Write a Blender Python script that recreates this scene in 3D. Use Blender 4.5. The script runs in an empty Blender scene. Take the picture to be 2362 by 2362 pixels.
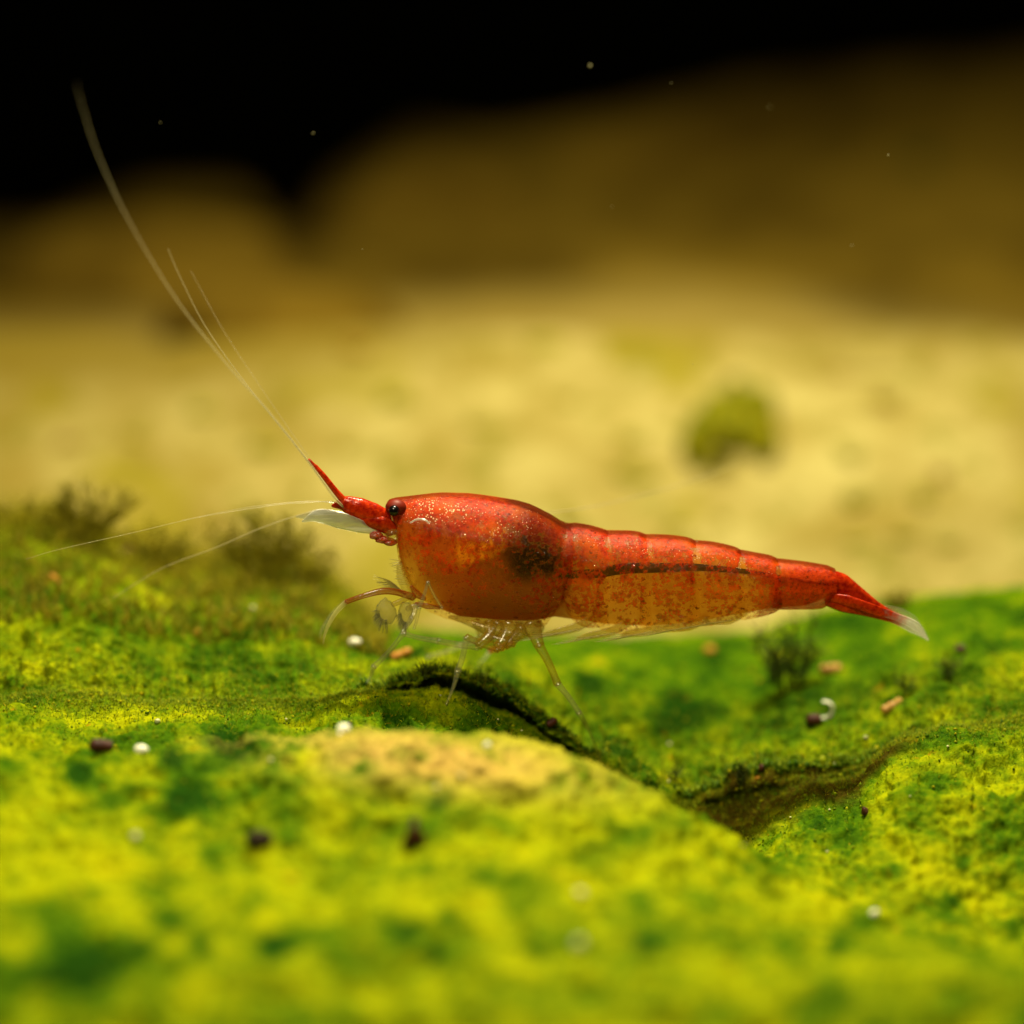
import bpy, math, random
import numpy as np
from mathutils import Vector

random.seed(7)
rng = np.random.default_rng(11)
SC = bpy.context.scene
COL = SC.collection

# ------------------------------------------------------------------ camera
# 1 Blender unit = 1 cm.  The shrimp's body is about 2.5 cm long.
S = 0.002                       # cm per photo pixel in the plane of focus
D = 14.0                        # working distance
PITCH = math.radians(15)
CAMP = np.array([0.0, -D * math.cos(PITCH), D * math.sin(PITCH)])
FWD = np.array([0.0, math.cos(PITCH), -math.sin(PITCH)])
UPV = np.array([0.0, math.sin(PITCH), math.cos(PITCH)])
cam_d = bpy.data.cameras.new('camera')
cam = bpy.data.objects.new('camera', cam_d)
COL.objects.link(cam)
cam.location = CAMP
cam.rotation_euler = (math.pi / 2 - PITCH, 0, 0)
cam_d.sensor_width = 36
cam_d.lens = 36 * D / (2362 * S)
cam_d.clip_start = 0.1
cam_d.clip_end = 300
cam_d.dof.use_dof = True
cam_d.dof.focus_distance = D - 0.08
cam_d.dof.aperture_fstop = 0.15      # about a 6 mm pupil at this scale
SC.camera = cam

# ------------------------------------------------------------------ world, lamps, exposure
SC.render.engine = 'CYCLES'
SC.cycles.use_denoising = True
SC.cycles.transparent_max_bounces = 24
SC.cycles.max_bounces = 10
SC.cycles.sample_clamp_indirect = 6
SC.cycles.caustics_reflective = False
SC.cycles.caustics_refractive = False
SC.view_settings.view_transform = 'Standard'
SC.view_settings.look = 'None'
SC.view_settings.exposure = 0.0
SC.view_settings.gamma = 1.0
w = bpy.data.worlds.new('World')
SC.world = w
w.use_nodes = True
w.node_tree.nodes['Background'].inputs[0].default_value = (0.010, 0.009, 0.003, 1)
w.node_tree.nodes['Background'].inputs[1].default_value = 1.0

def aim(o, target):
    d = Vector(target) - o.location
    o.rotation_euler = d.to_track_quat('-Z', 'Y').to_euler()

ld = bpy.data.lights.new('tank_lamp', 'SPOT')
ld.energy = 11800
ld.color = (1.0, 0.89, 0.58)
ld.spot_size = math.radians(112)
ld.spot_blend = 1.0
ld.shadow_soft_size = 0.45
key = bpy.data.objects.new('tank_lamp', ld)
COL.objects.link(key)
key.location = (0.7, 2.5, 9.4)
aim(key, (0.3, 1.6, -1.0))

fd = bpy.data.lights.new('front_fill', 'AREA')  # fill light added to brighten the camera side; no source in view
fd.energy = 980
fd.color = (1.0, 0.86, 0.58)
fd.shape = 'DISK'
fd.size = 2.5
fill = bpy.data.objects.new('front_fill', fd)
COL.objects.link(fill)
fill.location = (-2.5, -6.0, 8.8)
aim(fill, (0, 0, -0.6))

# ------------------------------------------------------------------ helpers
def P(px, py, Y):
    """the point at depth Y that stands at a place of the photograph"""
    px, py, Y = np.broadcast_arrays(np.asarray(px, float), np.asarray(py, float), np.asarray(Y, float))
    dx = (px - 1181) * S
    dv = (1181 - py) * S
    d = D * FWD + dv[..., None] * UPV
    d = d + dx[..., None] * np.array([1.0, 0, 0])
    t = (Y - CAMP[1]) / d[..., 1]
    return CAMP + t[..., None] * d

def project(v):
    r = v - CAMP
    dep = r @ FWD
    return 1181 + r[..., 0] / dep * D / S, 1181 - (r @ UPV) / dep * D / S, dep

def hash3(i, j, k, seed):
    h = (i * 374761393 + j * 668265263 + k * 2147483647 + seed * 974634777) & 0xffffffff
    h = ((h ^ (h >> 13)) * 1274126177) & 0xffffffff
    h = ((h ^ (h >> 16)) * 2246822519) & 0xffffffff
    return ((h ^ (h >> 15)) & 0xffffff) / float(0xffffff)

def vnoise(p, freq, seed=0):
    q = p * freq + 1000.0
    b = np.floor(q).astype(np.int64)
    f = q - b
    f = f * f * (3 - 2 * f)
    out = 0
    for a in (0, 1):
        for c in (0, 1):
            for e in (0, 1):
                wt = (f[..., 0] if a else 1 - f[..., 0]) * (f[..., 1] if c else 1 - f[..., 1]) * (f[..., 2] if e else 1 - f[..., 2])
                out = out + wt * hash3(b[..., 0] + a, b[..., 1] + c, b[..., 2] + e, seed)
    return out * 2 - 1

def fbm(p, freq, octv=3, seed=0):
    o, a, s = 0, 1.0, 0
    for i in range(octv):
        o = o + a * vnoise(p, freq * 2.03 ** i, seed + i * 17)
        s += a
        a *= 0.5
    return o / s

def mesh_obj(name, verts, faces, mat, parent=None, smooth=True, attrs=None, origin=None):
    verts = np.asarray(verts, np.float64)
    org = np.zeros(3) if origin is None else np.asarray(origin, float)
    me = bpy.data.meshes.new(name)
    verts = verts - org
    if isinstance(faces, np.ndarray):
        n = faces.shape[1]
        me.vertices.add(len(verts))
        me.vertices.foreach_set('co', verts.astype(np.float32).ravel())
        me.loops.add(faces.size)
        me.loops.foreach_set('vertex_index', faces.astype(np.int32).ravel())
        me.polygons.add(len(faces))
        me.polygons.foreach_set('loop_start', np.arange(0, faces.size, n, dtype=np.int32))
        me.update(calc_edges=True)
        me.validate()
    else:
        me.from_pydata(verts.tolist(), [], faces)
        me.update()
    if smooth:
        me.polygons.foreach_set('use_smooth', np.ones(len(me.polygons), bool))
    for k, a in (attrs or {}).items():
        a = np.asarray(a, np.float32)
        if a.ndim == 1:
            at = me.attributes.new(k, 'FLOAT', 'POINT')
            at.data.foreach_set('value', a)
        else:
            at = me.attributes.new(k, 'FLOAT_COLOR', 'POINT')
            c4 = np.ones((len(a), 4), np.float32)
            c4[:, :3] = a
            at.data.foreach_set('color', c4.ravel())
    if mat:
        me.materials.append(mat)
    o = bpy.data.objects.new(name, me)
    COL.objects.link(o)
    if origin is not None:
        o.location = org
    if parent is not None:
        o.parent = parent
        o.location = org - np.array(parent['_base']) if origin is not None else -np.array(parent['_base'])
    return o

def tag(o, label, cat, group=None):
    o['label'] = label
    o['category'] = cat
    if group:
        o['group'] = group
    return o

def grid_faces(nr, nc, wrap=False):
    r = np.arange(nr - 1)[:, None]
    c = np.arange(nc if wrap else nc - 1)[None, :]
    c2 = (c + 1) % nc
    a = r * nc + c
    b = r * nc + c2
    return np.stack([a, b, b + nc, a + nc], -1).reshape(-1, 4)

def smooth_poly(pts, n):
    """Catmull-Rom through pts"""
    pts = np.asarray(pts, float)
    if len(pts) == 2:
        return np.linspace(pts[0], pts[1], n)
    e = np.vstack([2 * pts[0] - pts[1], pts, 2 * pts[-1] - pts[-2]])
    t = np.linspace(0, len(pts) - 1 - 1e-6, n)
    i = t.astype(int)
    f = (t - i)[:, None]
    p0, p1, p2, p3 = e[i], e[i + 1], e[i + 2], e[i + 3]
    return 0.5 * (2 * p1 + (p2 - p0) * f + (2 * p0 - 5 * p1 + 4 * p2 - p3) * f ** 2 + (3 * p1 - p0 - 3 * p2 + p3) * f ** 3)

def tube(path, rad, sides=8, flat=None):
    """closed tube along path; flat = ratio of the depth (Y) radius to the in-plane radius"""
    path = np.asarray(path, float)
    n = len(path)
    rad = np.broadcast_to(np.asarray(rad, float), (n,))
    tg = np.gradient(path, axis=0)
    tg /= np.linalg.norm(tg, axis=1)[:, None] + 1e-12
    ref = np.array([0, 1.0, 0])
    a = np.cross(tg, ref)
    bad = np.linalg.norm(a, axis=1) < 1e-3
    a[bad] = [1, 0, 0]
    a /= np.linalg.norm(a, axis=1)[:, None]
    b = np.cross(a, tg)
    th = np.arange(sides) / sides * 2 * np.pi
    fl = 1.0 if flat is None else flat
    V = path[:, None] + rad[:, None, None] * (np.cos(th)[None, :, None] * a[:, None] + fl * np.sin(th)[None, :, None] * b[:, None])
    V = V.reshape(-1, 3)
    F = grid_faces(n, sides, True).tolist()
    V = np.vstack([V, path[0] - tg[0] * rad[0] * .6, path[-1] + tg[-1] * rad[-1] * .6])
    i0, i1 = len(V) - 2, len(V) - 1
    for k in range(sides):
        F.append([i0, (k + 1) % sides, k])
        F.append([i1, (n - 1) * sides + k, (n - 1) * sides + (k + 1) % sides])
    return V, F

# node helpers
def new_mat(name):
    m = bpy.data.materials.new(name)
    m.use_nodes = True
    nt = m.node_tree
    for n in list(nt.nodes):
        nt.nodes.remove(n)
    out = nt.nodes.new('ShaderNodeOutputMaterial')
    return m, nt, out

class N:
    def __init__(self, nt):
        self.nt = nt
    def __call__(self, typ, ins=None, **kw):
        n = self.nt.nodes.new(typ)
        for k, v in kw.items():
            setattr(n, k, v)
        for k, v in (ins or {}).items():
            s = n.inputs[k]
            if isinstance(v, bpy.types.NodeSocket):
                self.nt.links.new(v, s)
            else:
                s.default_value = v
        return n
    def math(self, op, a, b=None, c=None, clamp=False):
        d = {0: a}
        if b is not None: d[1] = b
        if c is not None: d[2] = c
        return self('ShaderNodeMath', d, operation=op, use_clamp=clamp).outputs[0]
    def mix(self, f, a, b, blend='MIX'):
        n = self('ShaderNodeMix', None, data_type='RGBA', blend_type=blend)
        for i, v in ((0, f), (6, a), (7, b)):
            s = n.inputs[i]
            if isinstance(v, bpy.types.NodeSocket):
                self.nt.links.new(v, s)
            else:
                s.default_value = v if i == 0 or len(v) == 4 else (*v, 1)
        return n.outputs[2]
    def ramp(self, f, stops, interp='LINEAR'):
        n = self('ShaderNodeValToRGB', {0: f})
        cr = n.color_ramp
        cr.interpolation = interp
        while len(cr.elements) < len(stops):
            cr.elements.new(0.5)
        for e, (p, c) in zip(cr.elements, stops):
            e.position = p
            e.color = (*c, 1) if len(c) == 3 else c
        return n.outputs[0]
    def noise(self, vec, scale, detail=4, rough=0.55, dist=0.0):
        return self('ShaderNodeTexNoise', {'Vector': vec, 'Scale': scale, 'Detail': detail, 'Roughness': rough, 'Distortion': dist}).outputs[0]
    def link(self, a, b):
        self.nt.links.new(a, b)

def bump(g, h, strength, dist):
    return g('ShaderNodeBump', {'Height': h, 'Strength': strength, 'Distance': dist}).outputs[0]

# ------------------------------------------------------------------ materials: setting
def mat_algae(name, use_attr=True):
    m, nt, out = new_mat(name)
    g = N(nt)
    v = g('ShaderNodeTexCoord').outputs['Object']
    big = g.noise(v, 1.3, 3, .5)
    med = g.noise(v, 4.2, 4, .62)
    fin = g.noise(v, 24.0, 4, .65)
    vfin = g.noise(v, 90.0, 3, .6)
    f = g.math('ADD', g.math('MULTIPLY', big, .24), g.math('MULTIPLY', med, .50))
    f = g.math('ADD', f, g.math('MULTIPLY', fin, .20))
    f = g.math('ADD', f, g.math('MULTIPLY', vfin, .06))
    if use_attr:
        f = g.math('ADD', f, g('ShaderNodeAttribute', attribute_name='shift').outputs['Fac'])
    c = g.ramp(f, [(0.36, (0.012, 0.055, 0.000)), (0.45, (0.065, 0.150, 0.000)), (0.51, (0.165, 0.235, 0.000)),
                   (0.57, (0.320, 0.370, 0.000)), (0.67, (0.450, 0.455, 0.000))])
    # scattered ochre and brown bits
    ob = g.noise(v, 11.0, 3, .6)
    c = g.mix(g.ramp(ob, [(0.66, (0, 0, 0)), (0.74, (.6, .6, .6))]), c, (0.42, 0.20, 0.004))
    db = g.noise(g('ShaderNodeVectorMath', {0: v, 1: (7.3, 2.1, 4.4)}, operation='ADD').outputs[0], 38.0, 2, .5)
    c = g.mix(g.ramp(db, [(0.70, (0, 0, 0)), (0.76, (.8, .8, .8))]), c, (0.03, 0.018, 0.001))
    if use_attr:
        tn = g('ShaderNodeAttribute', attribute_name='stone').outputs['Fac']
        st = g.mix(g.noise(v, 6.0, 4), (0.50, 0.32, 0.05), (0.70, 0.50, 0.12))
        tf = g.math('MULTIPLY', tn, g.ramp(g.noise(v, 4.2, 4, .6), [(0.36, (0, 0, 0)), (0.54, (1, 1, 1))]))
        c = g.mix(tf, c, st)
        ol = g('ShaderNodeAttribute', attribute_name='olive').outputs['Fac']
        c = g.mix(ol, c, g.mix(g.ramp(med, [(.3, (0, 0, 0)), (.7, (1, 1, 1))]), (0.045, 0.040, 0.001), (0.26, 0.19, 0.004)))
        so = g('ShaderNodeAttribute', attribute_name='shadow_band').outputs['Fac']
        c = g.mix(g.math('MULTIPLY', so, .92), c, g.mix(fin, (0.022, 0.016, 0.001), (0.09, 0.055, 0.002)))  # the shrimp's shadow, painted on in near-black brown
    h = g.math('ADD', g.math('MULTIPLY', g.noise(v, 60, 4, .7), 1.0), g.math('MULTIPLY', vfin, .6))
    p = g('ShaderNodeBsdfPrincipled', {'Base Color': c, 'Roughness': 0.6, 'Specular IOR Level': 0.03,
                                        'Normal': bump(g, h, .6, .02)})
    tr = g('ShaderNodeBsdfTranslucent', {'Color': c})
    mx = g('ShaderNodeMixShader', {0: 0.18, 1: p.outputs[0], 2: tr.outputs[0]})
    g.link(mx.outputs[0], out.inputs[0])
    return m

def mat_algae_bits(name):
    m, nt, out = new_mat(name)
    g = N(nt)
    c = g('ShaderNodeAttribute', attribute_name='tone').outputs['Color']
    p = g('ShaderNodeBsdfPrincipled', {'Base Color': c, 'Roughness': 0.5, 'Specular IOR Level': 0.12})
    tr = g('ShaderNodeBsdfTranslucent', {'Color': c})
    mx = g('ShaderNodeMixShader', {0: 0.3, 1: p.outputs[0], 2: tr.outputs[0]})
    g.link(mx.outputs[0], out.inputs[0])
    return m

def mat_mottled(name, c1, c2, scale=8.0, rough=.7, spec=.3, bumpd=0.0, c3=None, t3=.62):
    m, nt, out = new_mat(name)
    g = N(nt)
    v = g('ShaderNodeTexCoord').outputs['Object']
    n = g.noise(v, scale, 5, .6)
    c = g.mix(g.ramp(n, [(.35, (0, 0, 0)), (.65, (1, 1, 1))]), c1, c2)
    if c3:
        n3 = g.noise(v, scale * .6, 3, .5, .4)
        c = g.mix(g.ramp(n3, [(t3, (0, 0, 0)), (t3 + .08, (1, 1, 1))]), c, c3)
    ins = {'Base Color': c, 'Roughness': rough, 'Specular IOR Level': spec}
    if bumpd:
        ins['Normal'] = bump(g, g.noise(v, scale * 4, 4, .6), .7, bumpd)
    p = g('ShaderNodeBsdfPrincipled', ins)
    g.link(p.outputs[0], out.inputs[0])
    return m

M_ALGAE = mat_algae('algae_mat')
M_BITS = mat_algae_bits('algae_bits')
def mat_sand():
    m, nt, out = new_mat('pale_stone')
    g = N(nt)
    v = g('ShaderNodeTexCoord').outputs['Object']
    n = g.noise(v, 1.8, 5, .6)
    c = g.mix(g.ramp(n, [(.35, (0, 0, 0)), (.65, (1, 1, 1))]), (0.195, 0.148, 0.026), (0.335, 0.285, 0.092))
    c = g.mix(g.ramp(g.noise(v, 1.1, 3, .5, .4), [(.56, (0, 0, 0)), (.66, (1, 1, 1))]), c, (0.19, 0.16, 0.010))
    c = g.mix(g.ramp(g.noise(v, 4.5, 3, .6), [(.54, (0, 0, 0)), (.66, (.75, .75, .75))]), c, (0.125, 0.115, 0.006))
    c = g.mix(g('ShaderNodeAttribute', attribute_name='bank_shade').outputs['Fac'], c, (0.125, 0.088, 0.008))  # painted falloff of the light over the bank
    p = g('ShaderNodeBsdfPrincipled', {'Base Color': c, 'Roughness': .85, 'Specular IOR Level': .05, 'Normal': bump(g, g.noise(v, 7, 4, .6), .7, .02)})
    g.link(p.outputs[0], out.inputs[0])
    return m
M_SAND = mat_sand()
M_BROWN = mat_mottled('brown_rock', (0.060, 0.036, 0.002), (0.14, 0.088, 0.007), 0.7, .9, .05, .03)
def mat_tan_brown():
    m, nt, out = new_mat('tan_brown_rock')
    g = N(nt)
    v = g('ShaderNodeTexCoord').outputs['Object']
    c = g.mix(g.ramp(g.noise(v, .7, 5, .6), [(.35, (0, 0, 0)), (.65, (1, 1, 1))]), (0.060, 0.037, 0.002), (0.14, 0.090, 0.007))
    c = g.mix(g('ShaderNodeAttribute', attribute_name='tan_mix').outputs['Fac'], c, g.mix(g.noise(v, 1.3, 4), (0.24, 0.175, 0.032), (0.32, 0.25, 0.066)))
    p = g('ShaderNodeBsdfPrincipled', {'Base Color': c, 'Roughness': .9, 'Specular IOR Level': .05})
    g.link(p.outputs[0], out.inputs[0])
    return m
M_TAN_BROWN = mat_tan_brown()
M_TUFT_G = mat_mottled('background_algae_green', (0.06, 0.078, 0.0), (0.25, 0.215, 0.0), 9, .8, .1)
M_TUFT_B = mat_mottled('background_algae_brown', (0.11, 0.060, 0.003), (0.20, 0.12, 0.010), 6, .8, .1)
M_TUFT_D = mat_mottled('background_algae_dark', (0.02, 0.024, 0.001), (0.05, 0.045, 0.002), 6, .8, .1)
M_BACK = mat_mottled('dark_water_back', (0.004, 0.004, 0.001), (0.006, 0.006, 0.001), .3, 1, 0)
M_SPRIG = mat_mottled('dark_filament', (0.018, 0.030, 0.001), (0.05, 0.07, 0.002), 20, .6, .2)
M_SPRIG_O = mat_mottled('olive_filament', (0.12, 0.12, 0.001), (0.30, 0.25, 0.004), 20, .6, .2)
M_WHITE = mat_mottled('white_grain', (0.75, 0.75, 0.55), (0.92, 0.92, 0.75), 30, .35, .5)
M_PALE = mat_mottled('pale_grain', (0.40, 0.40, 0.16), (0.60, 0.60, 0.32), 30, .4, .4)
M_SPECK = mat_mottled('pale_speck', (0.16, 0.14, 0.06), (0.26, 0.24, 0.10), 30, .5, .3)
M_PELLET = mat_mottled('brown_pellet', (0.30, 0.14, 0.012), (0.42, 0.24, 0.03), 25, .5, .4, .004)
M_PELLET_D = mat_mottled('maroon_pellet', (0.030, 0.006, 0.002), (0.065, 0.014, 0.003), 25, .5, .3, .004)
M_PELLET_O = mat_mottled('orange_pellet', (0.45, 0.16, 0.006), (0.55, 0.26, 0.012), 25, .5, .4, .004)
M_DARKBIT = mat_mottled('dark_debris', (0.012, 0.008, 0.002), (0.03, 0.016, 0.003), 25, .7, .2, .004)

# ------------------------------------------------------------------ ground: algae-covered stone
def arr(px, pairs):
    a = np.array(pairs, float)
    return np.interp(px, a[:, 0], a[:, 1])

NC = 900
gpx = np.linspace(-380, 2742, NC)
pyH = arr(gpx, [(-400, 1180), (118, 1185), (250, 1225), (340, 1262), (480, 1290), (600, 1275), (700, 1292), (800, 1375), (880, 1445), (1000, 1458), (1300, 1468),
                (1600, 1474), (1750, 1470), (1850, 1432), (1950, 1408), (2050, 1392), (2244, 1368), (2750, 1350)])
pyL = arr(gpx, [(-400, 1590), (700, 1600), (850, 1592), (930, 1572), (1000, 1557), (1060, 1560), (1130, 1590), (1200, 1622), (1260, 1662),
                (1310, 1700), (1350, 1742), (1450, 1800), (1569, 1852), (1640, 1828), (1711, 1800), (1769, 1787), (1889, 1792), (1979, 1756), (2067, 1707),
                (2112, 1682), (2244, 1650), (2750, 1640)])
pyC = arr(gpx, [(-400, 1640), (700, 1650), (850, 1612), (930, 1622), (1000, 1622), (1060, 1632), (1130, 1662), (1200, 1692), (1260, 1728),
                (1320, 1768), (1370, 1785), (1450, 1840), (1569, 1895), (1667, 1940), (1747, 1916), (1800, 1876), (1889, 1840), (1979, 1822), (2023, 1778),
                (2090, 1730), (2150, 1715), (2244, 1700), (2750, 1690)])
dep = arr(gpx, [(-400, 0), (820, 0), (900, .8), (960, 1), (1290, 1), (1350, .25), (1400, 0), (1540, 0), (1590, .8), (1640, 1), (1960, 1), (2040, .5), (2130, 0), (2750, 0)])
pyF = arr(gpx, [(-400, 1800), (118, 1800), (560, 1780), (760, 1700), (850, 1687), (1100, 1712), (1250, 1742), (1340, 1778), (1450, 1822), (1560, 1866), (1670, 1936),
                (1800, 2012), (1950, 2085), (2244, 2150), (2750, 2200)])
vfac = arr(gpx, [(-400, 0), (600, 0), (850, .8), (900, 1), (1300, .9), (1380, .25), (1540, .25), (1620, .8), (1720, .8), (1800, .6), (1950, .3), (2100, 0), (2750, 0)])
yF = arr(gpx, [(-400, -1.1), (900, -1.1), (1340, -1.1), (1670, -1.2), (1950, -1.3), (2244, -1.35), (2750, -1.4)])
dep = dep * arr(gpx, [(0, .42), (1400, .42), (1500, .12), (2400, .12)])
o1 = np.ones(NC)
_g = np.stack([gpx / 40, 0 * gpx, 0 * gpx], -1)
pyL = pyL + 9 * vnoise(_g, .5, 3) + 6 * vnoise(_g, 1.6, 4) + 4 * vnoise(_g, 4, 5)
pyC = pyC + 9 * vnoise(_g, .6, 6) + 5 * vnoise(_g, 2, 7)
pyF = pyF + 8 * vnoise(_g, .4, 8)
ctrl = []
ctrl.append(P(gpx, 3500 * o1, -5.2 * o1))
ctrl.append(P(gpx, 2750 * o1, -3.6 * o1))
ctrl.append(P(gpx, 2250 * o1, -2.6 * o1))
ctrl.append(P(gpx, pyF + .45 * (2250 - pyF), yF - .60))
pF = P(gpx, pyF, yF)
yC = -.16 * o1 - .10 * (1 - dep)
pC = P(gpx, pyC, yC)
ctrl.append(pF)
V_ = pF * .45 + pC * .55
V_[:, 2] -= .16 * vfac
ctrl.append(V_)
ctrl.append(pC)
pL = P(gpx, pyL, -.10 * o1 + .06 * (1 - dep))
K1 = pC * .5 + pL * .5
Kd = pC.copy()
Kd[:, 1] = pL[:, 1] + .42
Kd[:, 2] = pC[:, 2] - .03
K = K1 * (1 - dep[:, None]) + Kd * dep[:, None]
ctrl.append(K)
K2d = pL.copy(); K2d[:, 1] += .26; K2d[:, 2] -= .03
K2 = (pC * .25 + pL * .75) * (1 - dep[:, None]) + K2d * dep[:, None]
ctrl.append(K2)
ctrl.append(pL)
pM = P(gpx, pyL * .62 + pyH * .38, .42 * o1)
pM2 = P(gpx, pyL * .25 + pyH * .75, .95 * o1)
ctrl += [pM, pM2]
pH = P(gpx, pyH, 1.5 * o1)
ctrl.append(pH)
b1 = pH.copy(); b1[:, 1] += .5; b1[:, 2] -= .25
b2 = pH.copy(); b2[:, 1] += 1.1; b2[:, 2] -= 1.1
b3 = pH.copy(); b3[:, 1] += 1.6; b3[:, 2] = -3.2
ctrl += [b1, b2, b3]
ctrl = np.stack(ctrl)                       # [points, columns, 3]
# Catmull-Rom down each column
segn = [30, 60, 75, 60, 60, 45, 45, 35, 35, 90, 80, 60, 30, 20, 12]
e = np.concatenate([[2 * ctrl[0] - ctrl[1]], ctrl, [2 * ctrl[-1] - ctrl[-2]]])
rows = []
segid = []
for s_, n_ in enumerate(segn):
    f = (np.arange(n_) / n_)[:, None, None]
    p0, p1, p2, p3 = e[s_], e[s_ + 1], e[s_ + 2], e[s_ + 3]
    k = 0.42
    t1, t2 = k * (p2 - p0), k * (p3 - p1)
    h00 = 2 * f ** 3 - 3 * f ** 2 + 1; h10 = f ** 3 - 2 * f ** 2 + f; h01 = -2 * f ** 3 + 3 * f ** 2; h11 = f ** 3 - f ** 2
    rows.append(h00 * p1 + h10 * t1 + h01 * p2 + h11 * t2)
    segid += [s_] * n_
G = np.concatenate(rows)                    # [R, C, 3]
NR = G.shape[0]
segid = np.array(segid)
du = np.gradient(G, axis=1); dv = np.gradient(G, axis=0)
nrm = np.cross(du, dv)
nrm /= np.linalg.norm(nrm, axis=2)[..., None] + 1e-9
amp = np.ones((NR, NC))
amp[(segid >= 6) & (segid <= 8)] = .45
far_soft = np.where(G[..., 1] > .6, .7, 1.0)
n1 = fbm(G, 1.7, 2, 1)
n2 = 1 - np.abs(fbm(G, 5.5, 2, 5)) * 2
n3 = 1 - np.abs(fbm(G, 15, 2, 9)) * 2
n4 = fbm(G, 42, 2, 13)
n5 = vnoise(G, 120, 21)
fz_ = np.exp(-(G[..., 1] / .7) ** 2)
disp = .055 * n1 + .035 * (n2 - .4) + .018 * (n3 - .4) + (.009 + .007 * fz_) * n4 + (.003 + .004 * fz_) * n5
G = G + nrm * (disp * amp * far_soft)[..., None]
gx, gy, gd = project(G)
stone = np.exp(-((gx - 1010) / 330) ** 2 - ((gy - 1748 - (gx - 1000) * .10) / 62) ** 2) * 1.1
stone = np.where(segid[:, None] <= 4, stone, 0)
stone = np.clip(stone, 0, 1)
olive = np.clip((pyH[None, :] + 95 - gy) / 90, 0, 1) * np.clip((900 - gx) / 200, 0, 1) * (G[..., 1] > .2) * .8
shadow_band = np.where((segid >= 5) & (segid <= 9), 1.0, 0)[:, None] * np.interp(gx, [1560, 1640, 2050, 2140], [0, 1, 1, 0]) * np.clip(1.1 - np.abs(gy - (np.interp(gpx, gpx, (pyL + pyC) / 2)[None, :])) / ((pyC - pyL) * .62 + 14)[None, :] + .5 * n3 + .5 * n2 - .3, 0, 1)  # painted shadow of abdomen and tail, with ragged edges
olive = np.maximum(olive, .6 * ((segid >= 6) & (segid <= 8))[:, None] * np.interp(gx, [1540, 1620, 2060, 2140], [0, 1, 1, 0]))  # same band toned darker, part of the painted shadow
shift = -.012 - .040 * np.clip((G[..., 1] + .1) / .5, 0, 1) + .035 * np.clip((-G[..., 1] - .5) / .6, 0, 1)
shift -= .03 * np.exp(-((gx - 350) / 330) ** 2 - ((gy - 1800) / 90) ** 2) + .05 * np.exp(-((gx - 180) / 200) ** 2 - ((gy - 2250) / 90) ** 2)  # includes the near corner's deep shadow, painted as darker algae
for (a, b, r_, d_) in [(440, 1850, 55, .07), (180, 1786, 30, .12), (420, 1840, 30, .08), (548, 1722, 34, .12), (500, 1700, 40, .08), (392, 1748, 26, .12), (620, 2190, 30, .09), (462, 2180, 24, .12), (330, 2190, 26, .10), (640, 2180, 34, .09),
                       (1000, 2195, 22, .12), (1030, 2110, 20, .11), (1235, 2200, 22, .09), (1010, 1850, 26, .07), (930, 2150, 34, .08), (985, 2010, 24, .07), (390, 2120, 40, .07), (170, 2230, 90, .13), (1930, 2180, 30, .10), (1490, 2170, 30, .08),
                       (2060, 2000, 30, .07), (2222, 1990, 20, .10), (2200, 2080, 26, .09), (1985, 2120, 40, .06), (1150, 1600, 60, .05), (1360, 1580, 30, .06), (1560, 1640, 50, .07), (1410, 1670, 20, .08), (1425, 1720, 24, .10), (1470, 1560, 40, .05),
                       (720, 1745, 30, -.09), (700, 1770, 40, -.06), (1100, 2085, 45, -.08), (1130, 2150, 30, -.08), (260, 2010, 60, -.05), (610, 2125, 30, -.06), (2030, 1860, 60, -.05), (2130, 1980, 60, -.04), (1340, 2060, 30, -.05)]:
    shift = shift - 1.5 * d_ * np.exp(-(((gx - a) ** 2 + (gy - b) ** 2 * 1.6) / r_ ** 2)) * (1 + .5 * n3)  # shaded hollows and dark corner painted as blotches, plus some yellow patches
gfaces = grid_faces(NR, NC)
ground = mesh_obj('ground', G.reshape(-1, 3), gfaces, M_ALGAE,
                  attrs={'stone': stone.ravel(), 'olive': olive.ravel(), 'shift': shift.ravel(), 'shadow_band': shadow_band.ravel()})
ground['kind'] = 'structure'

Gv = G.reshape(-1, 3)
gxf, gyf, gdf = gx.ravel(), gy.ravel(), gd.ravel()
def ground_hit(px, py, ymin=-9):
    """the visible ground point nearest to a place of the photograph"""
    d2 = (gxf - px) ** 2 + (gyf - py) ** 2
    d2 = np.where(Gv[:, 1] < ymin, 1e9, d2)
    idx = np.where(d2 < 7 ** 2)[0]
    if len(idx) == 0:
        idx = np.array([np.argmin(d2)])
    return Gv[idx[np.argmin(gdf[idx])]].copy()

# ------------------------------------------------------------------ fine algae growth on the ground (uncountable)
nr_ = nrm.reshape(-1, 3)
vis = (gxf > -150) & (gxf < 2520) & (gyf > 1150) & (gyf < 2420)
segf = np.repeat(segid, NC)
def pick(n, wt):
    wt = wt / wt.sum()
    return rng.choice(len(wt), n, p=wt)
focus = np.exp(-(Gv[:, 1] / .55) ** 2)
wt_f = vis * (.12 + focus) * (segf >= 3) * (segf <= 11)
lipw = ((segf >= 9) & (segf <= 9)) * np.repeat(np.arange(NR) - np.searchsorted(segid, 9), NC).clip(0) 
lipw = np.where((segf == 9) & (lipw < 16), 1.0, 0) * np.tile(np.clip(dep * 2.4, 0, 1) + (dep > .02) * .4, NR)
leftback = (segf >= 10) & (segf <= 12) & (gxf < 900)

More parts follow.
